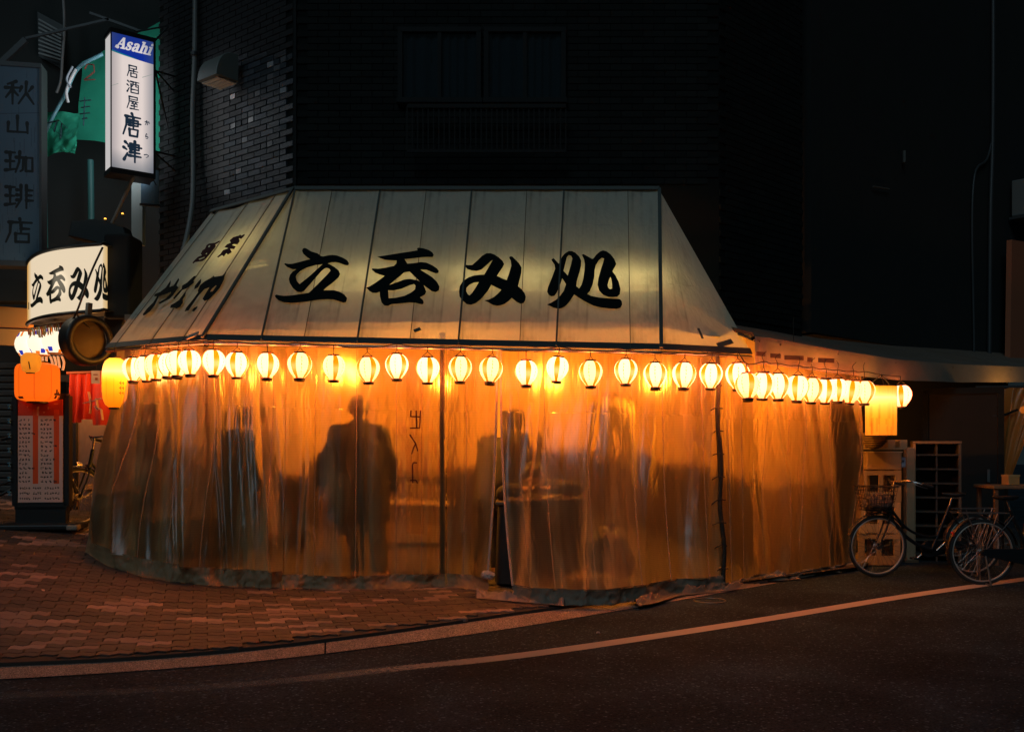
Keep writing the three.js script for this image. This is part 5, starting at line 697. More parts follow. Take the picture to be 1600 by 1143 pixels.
{ // big drum-shaped fitting beside the awning
  const o = thing('round_hood', 'large black round hood with dull gold inner disc, left of the awning', 'hood', P(138, 531, 10.5), 0.95); o.rotation.z = -0.08; o.scale.setScalar(0.86); mesh('casing', lathe([[0.305, -0.16], [0.32, -0.15], [0.325, 0], [0.31, 0.06], [0.24, 0.07], [0.235, 0.02]], 40).rotateX(Math.PI / 2), M.black, o); mesh('disc', lathe([[0, 0.03], [0.12, 0.025], [0.236, 0.0]], 40).rotateX(Math.PI / 2), std([0.07, 0.045, 0.015], 0.55, { metalness: 0.2 }), o); mesh('bracket', box(0.06, 0.2, 0.06, 0, 0.38, -0.05), M.darkmetal, o);
}
function glowThing(name, label, cat, pos, turn, build, color, I, off) { const o = thing(name, label, cat, pos, turn); build(o); const l = new THREE.PointLight(rgb(...color), I); l.position.set(...off); l.castShadow = true; l.shadow.radius = 4; o.add(l); return o; }
{ // three white round lanterns with blue and orange marks
  const t = ctex(256, 128, (c, W, H) => { c.fillStyle = '#fff8ee'; c.fillRect(0, 0, W, H); for (const x of [20, 84, 148, 212]) { c.fillStyle = '#2335b8'; c.fillRect(x, 6, 20, 22); c.fillRect(x + 24, 100, 18, 22); c.fillStyle = '#e2701c'; c.fillRect(x + 2, 112, 18, 16); c.fillRect(x + 30, 0, 10, 26); } }), m = new THREE.MeshStandardMaterial({ map: t, color: rgb(0.5, 0.5, 0.5), emissive: rgb(1.25, 1.1, 0.85), emissiveMap: t, roughness: 0.8, side: THREE.DoubleSide });
  const pr = []; for (let i = 0; i <= 14; i++) { const a = i / 14; pr.push([0.085 + 0.06 * Math.sin(Math.PI * a) + 0.002 * (i % 2), lerp(-0.14, 0.14, a)]); }
  [[44, 538, 11.1], [64, 535, 11.0], [86, 532, 10.9]].forEach(([u, v, d], i) => glowThing('round_lantern', `${['leftmost', 'middle', 'rightmost'][i]} of three white round lanterns with blue marks under the bowed sign`, 'lantern', P(u, v, d), i * 0.9, (o) => { o.userData.group = 'round white lanterns under the bowed sign'; mesh('shade', lathe(pr, 30), m, o); mesh('top_ring', cyl(0.085, 0.085, 0.015, 0, 0.145, 0, 20), std([0.6, 0.2, 0.05], 0.6), o); mesh('bottom_ring', cyl(0.085, 0.085, 0.015, 0, -0.145, 0, 20), std([0.5, 0.2, 0.05], 0.6), o); }, [1, 0.5, 0.2], 0.45, [0, 0, 0]));
  const g = thing('paper_garland', 'fringe of orange and red paper strips under the bowed sign', 'garland', P(70, 512, 10.8)), r = rng(6), cs = [[0.6, 0.12, 0.03], [0.65, 0.32, 0.06], [0.6, 0.5, 0.3]].map((c) => std(c, 0.8)); for (let i = 0; i < 18; i++) { const u = 42 + i * 3.4, v0 = 513 - i * 0.55; wpart('paper_strip', quad(P(u, v0, 10.7), P(u + 2.7, v0, 10.7), P(u + 2.7 + r() * 2, v0 + 9 + r() * 9, 10.68), P(u + r() * 2, v0 + 9 + r() * 8, 10.68)), cs[i % 3], g); } wpart('string', tube([P(40, 514, 10.71), P(70, 508, 10.71), P(104, 503, 10.71)], 0.006, 10, 5), M.cord, g);
}
const lampM = (c, e) => new THREE.MeshPhysicalMaterial({ color: rgb(...c), emissive: rgb(...e), roughness: 0.95, transmission: 0.5, thickness: 0, side: THREE.DoubleSide });
glowThing('yellow_lantern', 'small dull yellow lantern hanging above the orange lantern', 'lantern', P(48, 566, 10.2), 0, (o) => { mesh('shade', lathe([[0.05, -0.11], [0.085, -0.09], [0.1, -0.02], [0.1, 0.06], [0.06, 0.1]], 24), lampM([0.7, 0.42, 0.06], [0.42, 0.2, 0.015]), o); mesh('bottom_ring', cyl(0.05, 0.05, 0.012, 0, -0.115, 0, 16), M.black, o); mesh('tassel', rod(V(0.03, 0, 0.11), V(0.045, -0.08, 0.11), 0.006), M.black, o); }, [1, 0.55, 0.12], 0.02, [0, 0, 0]);
glowThing('orange_lantern', 'large glowing orange barrel lantern above the menu stand', 'lantern', P(58, 597, 10.4), 0.3, (o) => {
  const t = ctex(512, 256, (c, W, H) => { c.fillStyle = '#ff6a10'; c.fillRect(0, 0, W, H); c.fillStyle = 'rgba(150,30,0,.35)'; for (let i = 0; i < 8; i++) c.fillRect(i * 64, 0, 3, H); c.fillStyle = '#3a1004'; for (let k = 0; k < 2; k++) { const x = k * 256 + 80; c.fillRect(x, 200, 60, 14); c.fillRect(x + 6, 216, 16, 20); c.fillRect(x + 36, 216, 14, 22); c.fillRect(x + 10, 176, 12, 26); c.fillRect(x + 24, 190, 10, 14); c.fillRect(x + 100, 226, 30, 14); } });
  const pr = []; for (let i = 0; i <= 16; i++) { const a = i / 16; pr.push([0.225 * Math.pow(Math.max(0.001, 1 - Math.pow(Math.abs(a * 2 - 1), 7)), 0.5) * 0.55 + 0.1, lerp(-0.212, 0.212, a)]); } for (const q of pr) q[0] = q[0]; mesh('shade', lathe(pr, 36), new THREE.MeshStandardMaterial({ map: t, emissive: rgb(0.98, 0.9, 0.9), emissiveMap: t, color: rgb(0.4, 0.4, 0.4), roughness: 0.8, side: THREE.DoubleSide }), o); mesh('bottom_ring', cyl(0.11, 0.11, 0.02, 0, -0.216, 0, 24), M.black, o); mesh('top_ring', cyl(0.11, 0.11, 0.02, 0, 0.216, 0, 24), M.black, o); }, [1, 0.34, 0.09], 2.4, [0, 0, 0.1]);
glowThing('yellow_lantern', 'long bright yellow lantern at the left end of the lantern row', 'lantern', P(179, 598, 9.72), 2.2, (o) => {
  const t = ctex(512, 256, (c, W, H) => { c.fillStyle = '#ffc21e'; c.fillRect(0, 0, W, H); c.fillStyle = 'rgba(190,90,0,.4)'; for (let i = 0; i < 10; i++) c.fillRect(i * 51, 0, 3, H); c.strokeStyle = '#6a3404'; c.lineWidth = 4; const r = rng(2); for (let k = 0; k < 3; k++) for (let j = 0; j < 6; j++) { const x = k * 170 + 60 + (j % 2) * 20, y = 130 + Math.floor(j / 2) * 26; c.beginPath(); c.moveTo(x - 8, y); c.lineTo(x + 6, y + 2); c.moveTo(x, y - 8); c.lineTo(x + 2, y + 10); c.stroke(); } const e = c.createLinearGradient(0, 0, 0, H); e.addColorStop(0, 'rgba(255,240,190,.3)'); e.addColorStop(0.28, 'rgba(255,250,225,.9)'); e.addColorStop(0.55, 'rgba(255,200,60,0)'); e.addColorStop(0.75, 'rgba(235,120,0,.25)'); e.addColorStop(1, 'rgba(225,110,0,.6)'); c.fillStyle = e; c.fillRect(0, 0, W, H); });  // bright band at bulb height painted into the glow, orange below
  const pr = []; for (let i = 0; i <= 18; i++) { const a = i / 18; pr.push([0.055 + 0.07 * Math.pow(Math.max(0, 1 - Math.pow(Math.abs(a * 2 - 1), 3)), 0.55), lerp(-0.25, 0.25, a)]); } mesh('shade', lathe(pr, 32), new THREE.MeshPhysicalMaterial({ map: t, color: rgb(0.9, 0.9, 0.9), transmission: 0.5, thickness: 0, emissive: rgb(0.95, 0.9, 0.85), emissiveMap: t, roughness: 0.95, side: THREE.DoubleSide }), o); mesh('bottom_ring', cyl(0.058, 0.058, 0.018, 0, -0.258, 0, 20), M.black, o); mesh('top_ring', cyl(0.058, 0.058, 0.018, 0, 0.258, 0, 20), M.black, o); mesh('hook', rod(V(0, 0.26, 0), V(0, 0.36, 0), 0.005), M.cord, o); }, [1, 0.5, 0.09], 0.3, [0, 0.13, 0]);
{ // short red curtain with a white character
  const o = thing('red_shop_curtain', 'short red shop curtain with a large white brush mark', 'curtain', P(145, 580, 11.3)), m = phys([0.62, 0.05, 0.02], 0.85, { transmission: 0.35, thickness: 0, bumpMap: clothB, bumpScale: 0.002 });
  const pc = (u0, u1, v0, v1, k) => wpart('cloth_panel', sheet((s, t) => P(lerp(u0, u1, s), lerp(v0, v1, t), 11.3).add(V(0.015 * t * Math.sin(t * 3 + k), 0, 0.05 * (0.3 + t) * Math.sin(s * 9 + k) + 0.03 * t)), 26, 18, 0.35, 0.6), m, o); pc(109, 128, 583, 660, 1); pc(127, 144, 583, 655, 2.6); pc(141, 190, 583, 664, 4.4);
  wpart('rod', rod(P(104, 583, 11.3), P(196, 580, 11.3), 0.018), std([0.5, 0.12, 0.04], 0.6), o); const w = std([0.66, 0.5, 0.46], 0.85); const st = (...q) => { for (let i = 0; i < q.length - 1; i++) wpart('white_stroke', beam(P(...q[i], 11.17), P(...q[i + 1], 11.17), 0.055, 0.006), w, o); }; st([138, 612], [142, 632], [140, 646]); st([130, 630], [145, 626], [158, 622]); st([150, 622], [152, 636], [158, 640], [160, 656]); st([148, 634], [152, 640]);
  const p = thing('price_slip', 'small cream paper slip hung over the red shop curtain', 'paper', P(149, 589, 11.1)); mesh('slip', box(0.10, 0.15, 0.004), std([0.75, 0.62, 0.42], 0.8), p); mesh('print', [box(0.05, 0.012, 0.002, 0, 0.03, 0.004), box(0.03, 0.03, 0.002, 0.01, -0.02, 0.004)], std([0.4, 0.12, 0.04], 0.8), p);
}
{ // menu stand
  const q = ground(66, 826), o = thing('menu_stand', 'black framed upright menu board with red columns on a low base', 'menu board', V(q.x, q.y, q.z), 0.12); const s = -q.z / F, w = 77 * s, h = 172 * s;
  const t = ctex(512, 1024, (c, W, H) => { const r = rng(12); c.fillStyle = '#e6cabc'; c.fillRect(0, 0, W, H); c.fillStyle = '#d2400f'; c.fillRect(0, 0, W, H * 0.16); c.fillStyle = '#f05a12'; c.fillRect(W * 0.33, H * 0.1, W * 0.12, H * 0.72); c.fillRect(W * 0.8, H * 0.1, W * 0.12, H * 0.72); c.fillStyle = 'rgba(240,190,170,.7)'; for (const [x, y, a, b] of [[0.42, 0.07, 26, 90], [0.2, 0.07, 12, 12], [0.66, 0.07, 16, 30], [0.56, 0.12, 20, 14], [0.8, 0.04, 50, 8]]) c.fillRect(x * W, y * H, a, b);
    c.fillStyle = '#2a1512'; const row = (x0, y, n, g) => { for (let i = 0; i < n; i++) { const x = x0 + i * g; for (let k = 0; k < 5; k++) c.fillRect(x + r() * g * 0.5, y + r() * 18, 4 + r() * g * 0.4, 5 + r() * 5); } }; for (let j = 0; j < 15; j++) { const y = H * 0.19 + j * H * 0.0425; row(10, y, 3 + (r() < 0.5 ? 0 : 1), r() < 0.5 ? 48 : 34); row(W * 0.5, y, 3 + (r() < 0.5 ? 0 : 1), r() < 0.5 ? 48 : 34); } for (let j = 0; j < 3; j++) { row(20, H * (0.85 + j * 0.05), 5, 24); row(170, H * (0.85 + j * 0.05), 4, 24); row(300, H * (0.85 + j * 0.05), 6, 30); } });
  const yb = 36 * s; mesh('board', box(w * 0.86, h * 0.93, 0.02, 0, yb + h / 2, 0.055), std([0.95, 0.9, 0.9], 0.6, { map: t }), o); mesh('frame', [box(w, 0.045, 0.12, 0, yb + h, 0), box(w, 0.07, 0.12, 0, yb, 0), box(0.05, h, 0.12, -w / 2, yb + h / 2, 0), box(0.05, h, 0.12, w / 2, yb + h / 2, 0), box(w, h, 0.06, 0, yb + h / 2, -0.01)], M.black, o); mesh('lower_panel', rbox(w * 0.98, yb, 0.12, 0.01, 0, yb / 2, 0), M.black, o); mesh('base', rbox(w * 1.55, 0.07, 0.42, 0.025, 0.02, 0.035, 0.05), M.black, o); mesh('castor_cover', rbox(0.12, 0.06, 0.14, 0.02, w * 0.72, 0.03, 0.2), std([0.3, 0.25, 0.2], 0.6), o);
  mesh('side_strip', box(0.012, h * 0.8, 0.09, -w / 2 - 0.034, yb + h * 0.55, 0.01), std([0.02, 0.02, 0.02], 0.5), o); const bl = std([0.12, 0.3, 0.4], 0.7), r = rng(8); for (let i = 0; i < 7; i++) mesh('side_character', [box(0.006, 0.05, 0.012, 0, 0, 0), box(0.006, 0.012, 0.06, 0, 0.012, 0), box(0.006, 0.012, 0.05, 0, -0.02, 0.005)].map((g) => g.rotateY(0.9).translate(-w / 2 - 0.05, yb + h * (0.9 - i * 0.13), 0.07 + (i % 2) * 0.006)), bl, o);
}
{ // shop door behind the bicycle
  const o = thing('shop_door', 'brown sliding shop door behind the bicycle on the left', 'door', P(158, 760, 11.9)); const y0 = 0.42 - o.position.y; mesh('frame', [box(1.3, 0.08, 0.1, 0.05, 1.34, 0), box(0.07, 2.0, 0.1, -0.33, 0.4, 0), box(0.07, 2.0, 0.1, 0.2, 0.4, 0)], M.black, o); mesh('door_leaf', box(0.48, 1.95, 0.04, -0.06, 0.36, -0.03), std([0.2, 0.14, 0.1], 0.6, { map: grain }), o); mesh('door_leaf', box(0.5, 1.95, 0.04, 0.48, 0.36, -0.06), std([0.17, 0.12, 0.09], 0.6, { map: grain }), o); mesh('notice', box(0.16, 0.62, 0.01, -0.42, 0.5, 0.06), std([0.36, 0.27, 0.24], 0.7), o); mesh('kick_plate', box(0.3, 0.06, 0.03, -0.05, 0.0, 0.02), std([0.5, 0.28, 0.08], 0.5), o);
  const f = thing('hanging_ornaments', 'cluster of small pale hanging paper ornaments left of the red curtain', 'ornaments', P(80, 570, 11.4)), r = rng(21); for (let i = 0; i < 6; i++) wpart('strip', tube([P(66 + i * 6, 556, 11.4), P(64 + i * 6 + r() * 6, 566, 11.4), P(66 + i * 6 + r() * 8, 574 + r() * 8, 11.4)], 0.014, 8, 6), std([0.5, 0.36, 0.3], 0.8), f); wpart('rail', rod(P(60, 556, 11.4), P(104, 555, 11.4), 0.012), M.black, f);
}
{ // light of the shop behind the red curtain
  const b = thing('bare_bulb', 'bare bulb inside the neighbouring shop, behind the red curtain', 'lamp', P(150, 600, 11.7)); mesh('globe', new THREE.SphereGeometry(0.04, 16, 12), lit([1, 0.8, 0.5], [3, 1.5, 0.5]), b); mesh('socket', cyl(0.02, 0.024, 0.05, 0, 0.06, 0, 12), M.black, b); mesh('flex', rod(V(0, 0.08, 0), V(0, 0.5, 0), 0.004), M.cord, b); const l = new THREE.PointLight(rgb(1, 0.40, 0.10), 2.2); l.castShadow = true; l.shadow.radius = 2; b.add(l);
}
// ================= right side: lantern, crates, cabinets, bicycles =================
glowThing('cylinder_lantern', 'large yellow cylinder lantern at the right end of the lantern row', 'lantern', P(1377, 642, WD(1377) - 0.35), 0.4, (o) => {
  const t = ctex(256, 256, (c, W, H) => { c.fillStyle = '#ffb02a'; c.fillRect(0, 0, W, H); const r = rng(4); c.fillStyle = 'rgba(160,80,0,.25)'; for (let i = 0; i < 40; i++) c.fillRect(r() * W, 100 + r() * 150, 3 + r() * 5, 12 + r() * 40); for (let i = 0; i < 12; i++) c.fillRect(i * 22, 0, 2, H); const e = c.createLinearGradient(0, 0, 0, H); e.addColorStop(0, 'rgba(235,130,10,.5)'); e.addColorStop(0.2, 'rgba(255,190,60,.1)'); e.addColorStop(0.36, 'rgba(255,250,220,.95)'); e.addColorStop(0.6, 'rgba(255,190,60,.1)'); e.addColorStop(1, 'rgba(220,105,0,.55)'); c.fillStyle = e; c.fillRect(0, 0, W, H); });  // gradient paints the bulb as a hot band, dimmer above and below
  mesh('shade', lathe([[0.15, -0.27], [0.162, -0.26], [0.163, 0], [0.165, 0.26], [0.155, 0.275]], 36), new THREE.MeshPhysicalMaterial({ map: t, color: rgb(0.9, 0.9, 0.9), transmission: 0.55, thickness: 0, emissive: rgb(0.95, 0.9, 0.85), emissiveMap: t, roughness: 0.95, side: THREE.DoubleSide }), o); mesh('top_ring', new THREE.TorusGeometry(0.158, 0.008, 6, 30).rotateX(Math.PI / 2).translate(0, 0.275, 0), M.black, o); mesh('bottom_ring', new THREE.TorusGeometry(0.152, 0.007, 6, 30).rotateX(Math.PI / 2).translate(0, -0.27, 0), M.black, o); for (const a of [0, 2.1, 4.2]) mesh('cord', rod(V(Math.cos(a) * 0.15, 0.27, Math.sin(a) * 0.15), V(0, 0.4, 0), 0.005), M.cord, o); }, [1, 0.48, 0.09], 0.3, [0, 0.09, 0]);
const DR = 11.15;
{
  const o = thing('round_basket', 'dark round woven basket hung below the cylinder lantern', 'basket', P(1366, 676, DR - 0.35)); const pr = []; for (let i = 0; i <= 10; i++) { const a = i / 10 * Math.PI / 2; pr.push([0.155 * Math.sin(a) + 0.001, -0.18 * Math.cos(a)]); } mesh('bowl', lathe(pr, 28), std([0.09, 0.06, 0.03], 0.7), o); for (let i = 0; i < 9; i++) mesh('hoop', new THREE.TorusGeometry(0.157 * Math.sin((i + 1) / 10 * Math.PI / 2), 0.006, 6, 28).rotateX(Math.PI / 2).translate(0, -0.18 * Math.cos((i + 1) / 10 * Math.PI / 2), 0), std([0.14, 0.09, 0.04], 0.7), o);
}
{ // stack of plastic crates beside the last curtain
  const cm = std([0.36, 0.26, 0.16], 0.5), cx = P(1366, 0, DR).x; const w = 0.46, d = 0.36, h = 0.36;
  const crate = (g, m) => { for (const z of [-d / 2, d / 2]) { mesh('end_panel', [box(w, 0.05, 0.02, 0, h - 0.03, z), box(w, 0.10, 0.02, 0, 0.06, z), box(0.07, h, 0.025, -w / 2 + 0.03, h / 2, z), box(0.07, h, 0.025, w / 2 - 0.03, h / 2, z), box(0.05, h, 0.02, 0, h / 2, z - 0.001)], m, g); } for (const x of [-w / 2, w / 2]) mesh('side_panel', [box(0.02, 0.06, d, x, h - 0.04, 0), box(0.02, 0.12, d, x, 0.07, 0), box(0.02, h, 0.07, x, h / 2, 0)], m, g); mesh('bottom', box(w, 0.02, d, 0, 0.01, 0), m, g); };
  const cs = [[0.26, 0.18, 0.1], [0.32, 0.23, 0.13], [0.3, 0.2, 0.1]];
  for (let i = 0; i < 3; i++) { const o = thing('plastic_crate', `pale plastic crate, ${['lowest', 'middle', 'top'][i]} of the stack beside the last curtain`, 'crate', V(cx, 0.01 + i * (h + 0.004), -DR), 0.06 * (i - 1)); crate(o, std(cs[i], 0.5)); }
  const b = thing('cardboard_box', 'plain brown box on top of the pale plastic crates', 'box', V(cx + 0.06, 0.01 + 3 * (h + 0.004), -DR)); mesh('body', rbox(0.4, 0.2, 0.32, 0.01, 0, 0.1, 0), std([0.26, 0.17, 0.1], 0.8), b); mesh('flap', box(0.42, 0.012, 0.15, 0, 0.206, 0.085), std([0.46, 0.33, 0.22], 0.8), b);
  const tr = thing('tray', 'shallow notched tray on top of the brown box', 'tray', V(cx + 0.04, 1.335, -DR)); mesh('tray_base', box(0.52, 0.02, 0.34, 0, 0.01, 0), cm, tr); for (const x of [-0.24, -0.08, 0.1, 0.24]) mesh('tray_wall', rbox(0.09, 0.1, 0.33, 0.01, x, 0.06, 0), cm, tr);
  const m = thing('meter_box', 'small pale lavender box fixed beside the stacked crates', 'box', P(1409, 722, DR)); mesh('case', rbox(0.085, 0.12, 0.05, 0.01), std([0.4, 0.38, 0.48], 0.5), m); mesh('dial', cyl(0.02, 0.02, 0.01, 0, 0.02, 0.03, 14).rotateX(0), M.darkmetal, m);
  const p = thing('timber_post', 'pale timber post between the crates and the cabinet', 'post', V(P(1421, 0, 11.4).x, 0.0, -11.4)); mesh('post', rbox(0.1, 1.36, 0.1, 0.01, 0, 0.68, 0), M.palewood, p); mesh('foot', box(0.16, 0.03, 0.16, 0, 0.015, 0), M.wood, p);
}
{ // open cabinet, its lit side coloured paler and its shaded side darker
  const o = thing('open_cabinet', 'tall open cabinet with one side coloured as if lit orange and dark shelves', 'cabinet', V(P(1462, 0, 11.6).x, 0, -11.6), -0.32), H = 1.42, W = 0.5; mesh('side_panel', box(0.03, H, 0.36, -W / 2, H / 2, 0), std([0.34, 0.22, 0.12], 0.6), o); mesh('side_panel', box(0.03, H, 0.36, W / 2, H / 2, 0), std([0.10, 0.075, 0.05], 0.6), o); mesh('back_panel', box(W, H, 0.02, 0, H / 2, -0.17), M.wood, o); mesh('top', box(W + 0.04, 0.03, 0.38, 0, H, 0), std([0.16, 0.11, 0.07], 0.6), o); for (let i = 0; i < 8; i++) mesh('shelf_board', box(W - 0.03, 0.02, 0.33, 0, 0.08 + i * 0.17, 0), std([0.05, 0.04, 0.03], 0.7), o); mesh('middle_upright', box(0.02, H, 0.3, 0.0, H / 2, 0), std([0.06, 0.045, 0.035], 0.7), o);
  const d = thing('tall_door', 'dark wooden door in shade beyond the open cabinet', 'door', V(P(1505, 0, 12.4).x, 0, -12.4), -0.5); mesh('door_leaf', box(0.8, 2.05, 0.05, 0, 1.03, 0), std([0.009, 0.008, 0.007], 0.8), d); mesh('frame', [box(0.94, 0.08, 0.1, 0, 2.09, 0), box(0.07, 2.1, 0.1, -0.44, 1.05, 0), box(0.07, 2.1, 0.1, 0.44, 1.05, 0)], M.darkwall, d); mesh('handle', box(0.03, 0.16, 0.05, 0.3, 1.0, 0.05), M.steel, d);
  const wl = thing('street_wall', 'dark wall under the long side awning', 'wall', V(5.5, 0, -13)); wpart('wall_face', wallPanel(V(3.0, 0, -11.9), V(9.0, 0, -17.4), 0, 2.8, 0.1), std([0.035, 0.028, 0.022], 0.8), wl);
}
{ // gathered vinyl curtain at the right edge
  const o = thing('gathered_curtain', 'yellowed vinyl curtain tied back at the right edge', 'curtain', P(1570, 770, 12.4)); const f = foldFn(41, 0.03, 0.8); wpart('vinyl_sheet', sheet((s, t) => { const l = lerp(1538, 1552, t) - 8 * Math.sin(t * 3), r = lerp(1640, 1575, Math.pow(t, 0.8)); return P(lerp(l, r, s), lerp(606, 758, t), 12.4).add(V(0, 0, 2.2 * f(s * 1.1, t * 0.8) + 0.02 * Math.sin(s * 34))); }, 130, 40, 1, 1.4), phys([0.6, 0.24, 0.05], 0.45, { transmission: 0.35, thickness: 0, clearcoat: 0.5, clearcoatRoughness: 0.2 }), o); wpart('tie', tube([P(1536, 646, 12.3), P(1560, 650, 12.2), P(1590, 640, 12.3)], 0.016, 14, 6), M.black, o); wpart('curtain_rod', rod(P(1525, 605, 12.4), P(1650, 604, 12.4), 0.02), M.darkmetal, o);
  const l = thing('hanging_lamp', 'small lamp hidden in the folds behind the gathered curtain', 'lamp', P(1600, 640, 13.0)); mesh('globe', new THREE.SphereGeometry(0.05, 14, 10), lit([1, 0.8, 0.4], [2, 1, 0.25]), l); mesh('flex', rod(V(0, 0.04, 0), V(0, 0.35, 0), 0.004), M.cord, l); const pl = new THREE.PointLight(rgb(1, 0.45, 0.1), 1.1); pl.shadow.radius = 3; pl.castShadow = true; l.add(pl);
  const t = thing('side_table', 'small pale topped table below the gathered curtain', 'table', V(P(1590, 0, 11.2).x, 0.0, -11.3)); mesh('top', rbox(0.7, 0.04, 0.5, 0.01, 0, 0.9, 0), std([0.2, 0.13, 0.07], 0.6), t); for (const [x, z] of [[-0.3, 0.2], [0.3, 0.2], [-0.3, -0.2], [0.3, -0.2]]) mesh('leg', box(0.04, 0.9, 0.04, x, 0.45, z), M.wood, t); const b = thing('small_box', 'small yellow box standing on the side table', 'box', V(P(1583, 0, 11.2).x, 0.922, -11.25), 0.2); mesh('body', rbox(0.15, 0.1, 0.12, 0.006, 0, 0.05, 0), std([0.45, 0.28, 0.1], 0.7), b); mesh('lid', box(0.156, 0.02, 0.126, 0, 0.108, 0), std([0.5, 0.34, 0.14], 0.7), b);
}
// ---------- bicycles ----------
const rimM = std([0.5, 0.46, 0.42], 0.42, { metalness: 0.35 });
function bicycle(label, pos, turn, o = {}) {
  const b = thing('bicycle', label, 'bicycle', pos, turn), R = 0.325, paint = std(o.paint ?? [0.02, 0.022, 0.026], 0.3, { metalness: 0.3 }), wb = 0.54;
  const tyreG = new THREE.TorusGeometry(R - 0.016, 0.017, 10, 56), rimG = merge([new THREE.TorusGeometry(R - 0.037, 0.0085, 8, 56).scale(1, 1, 1.5)]), sp = []; for (let i = 0; i < 32; i++) { const a = i / 32 * Math.PI * 2, h = (i % 2 ? 1 : -1) * 0.028, ah = a + ((i >> 1) % 2 ? 0.9 : -0.9); sp.push(rod(V(Math.cos(ah) * 0.024, Math.sin(ah) * 0.024, h), V(Math.cos(a) * (R - 0.042), Math.sin(a) * (R - 0.042), 0), 0.0016, 4)); } const spG = merge(sp);
  for (const [x, n] of [[wb, 'front_wheel'], [-wb, 'rear_wheel']]) { const w = new THREE.Group(); w.name = n; b.add(w); w.position.set(x, R, 0); w.rotation.z = x * 3; mesh('tyre', tyreG, M.rubber, w); mesh('rim', rimG, rimM, w); mesh('spokes', spG, M.chrome, w); mesh('hub', merge([cyl(0.022, 0.022, 0.07, 0, 0, 0, 14).rotateX(Math.PI / 2), cyl(0.034, 0.034, 0.008, 0, 0.03, 0, 14).rotateX(Math.PI / 2), cyl(0.034, 0.034, 0.008, 0, -0.03, 0, 14).rotateX(Math.PI / 2)]), M.chrome, w); mesh('reflector', cyl(0.022, 0.022, 0.012, 0, 0, 0, 12).rotateX(Math.PI / 2).translate(0.05, 0.2, 0.01), std([0.6, 0.25, 0.08], 0.3), w); }
  const BB = V(-0.07, 0.28, 0), ST = V(-0.27, 0.74, 0), HT = V(0.37, 0.86, 0), HB = V(0.415, 0.64, 0), RH = V(-wb, R, 0);
  mesh('frame', [tube([HB, V(0.22, 0.42, 0), V(0.06, 0.32, 0), BB], 0.019, 24, 10), tube([V(0.4, 0.72, 0), V(0.2, 0.5, 0), V(0.0, 0.42, 0), V(-0.13, 0.42, 0)], 0.014, 24, 10), rod(BB, ST, 0.017, 10), rod(HT, HB, 0.02, 12), ...[-0.05, 0.05].flatMap((z) => [rod(V(-0.1, 0.28, z * 0.6), V(-wb, R, z), 0.009), rod(V(-0.25, 0.68, z * 0.5), V(-wb, R, z), 0.008)])], paint, b);
  mesh('fork', [...[-0.05, 0.05].map((z) => tube([V(0.42, 0.66, z), V(0.47, 0.5, z), V(0.515, 0.4, z), V(wb, R, z)], 0.0105, 16, 8)), cyl(0.02, 0.02, 0.1, 0, 0, 0, 10).rotateX(Math.PI / 2).translate(0.42, 0.67, 0)], paint, b);
  mesh('handlebar', [tube([V(0.12, 0.96, 0.28), V(0.2, 0.98, 0.27), V(0.3, 1.01, 0.2), V(0.345, 1.0, 0.05), V(0.345, 1.0, -0.05), V(0.3, 1.01, -0.2), V(0.2, 0.98, -0.27), V(0.12, 0.96, -0.28)], 0.011, 60, 8), rod(HT, V(0.35, 1.0, 0), 0.013)], M.chrome, b);
  for (const z of [-1, 1]) { mesh('grip', rod(V(0.2, 0.98, z * 0.27), V(0.09, 0.952, z * 0.283), 0.017, 10), M.rubber, b); mesh('brake_lever', tube([V(0.28, 1.0, z * 0.23), V(0.24, 0.965, z * 0.26), V(0.14, 0.935, z * 0.27)], 0.006, 12, 6), M.steel, b); }
  mesh('saddle', (() => { const g = new THREE.SphereGeometry(1, 24, 14), p = g.attributes.position; for (let i = 0; i < p.count; i++) { const x = p.getX(i), y = p.getY(i), z = p.getZ(i), w = lerp(0.105, 0.03, sstep(x, -0.7, 0.7)); p.setXYZ(i, x * 0.13, y * (y < 0 ? 0.03 : 0.022) + 0.012 * x * x, z * w); } g.computeVertexNormals(); return g.translate(-0.31, 0.86, 0); })(), M.black, b); mesh('seat_post', rod(ST, V(-0.305, 0.85, 0), 0.012), M.chrome, b);
  const arc = (x, a0, a1, r) => sheet((s, t) => { const a = lerp(a0, a1, s), w = (t - 0.5) * 0.056, k = r - 0.012 * Math.pow(Math.abs(t - 0.5) * 2, 2); return V(x + Math.cos(a) * k, R + Math.sin(a) * k, w); }, 40, 6); mesh('mudguard', arc(wb, 0.35, 2.6, R + 0.028), paint, b); mesh('mudguard', arc(-wb, 0.2, 3.5, R + 0.028), paint, b);
  mesh('chain_case', (() => { const s = new THREE.Shape(); s.absarc(-0.07, 0.28, 0.085, -Math.PI / 2, Math.PI / 2, false); s.lineTo(-wb, R + 0.034); s.absarc(-wb, R, 0.034, Math.PI / 2, Math.PI * 1.5, false); s.closePath(); return new THREE.ExtrudeGeometry(s, { depth: 0.022, bevelEnabled: true, bevelSize: 0.004, bevelThickness: 0.004, bevelSegments: 1, curveSegments: 14 }).translate(0, 0, 0.05); })(), paint, b);
  mesh('crank', [rod(V(-0.07, 0.28, 0.09), V(0.04, 0.18, 0.095), 0.009), rod(V(-0.07, 0.28, -0.09), V(-0.18, 0.38, -0.095), 0.009)], M.chrome, b); mesh('pedal', rbox(0.085, 0.022, 0.07, 0.008, 0.045, 0.175, 0.135), M.rubber, b); mesh('pedal', rbox(0.085, 0.022, 0.07, 0.008, -0.185, 0.385, -0.135), M.rubber, b);
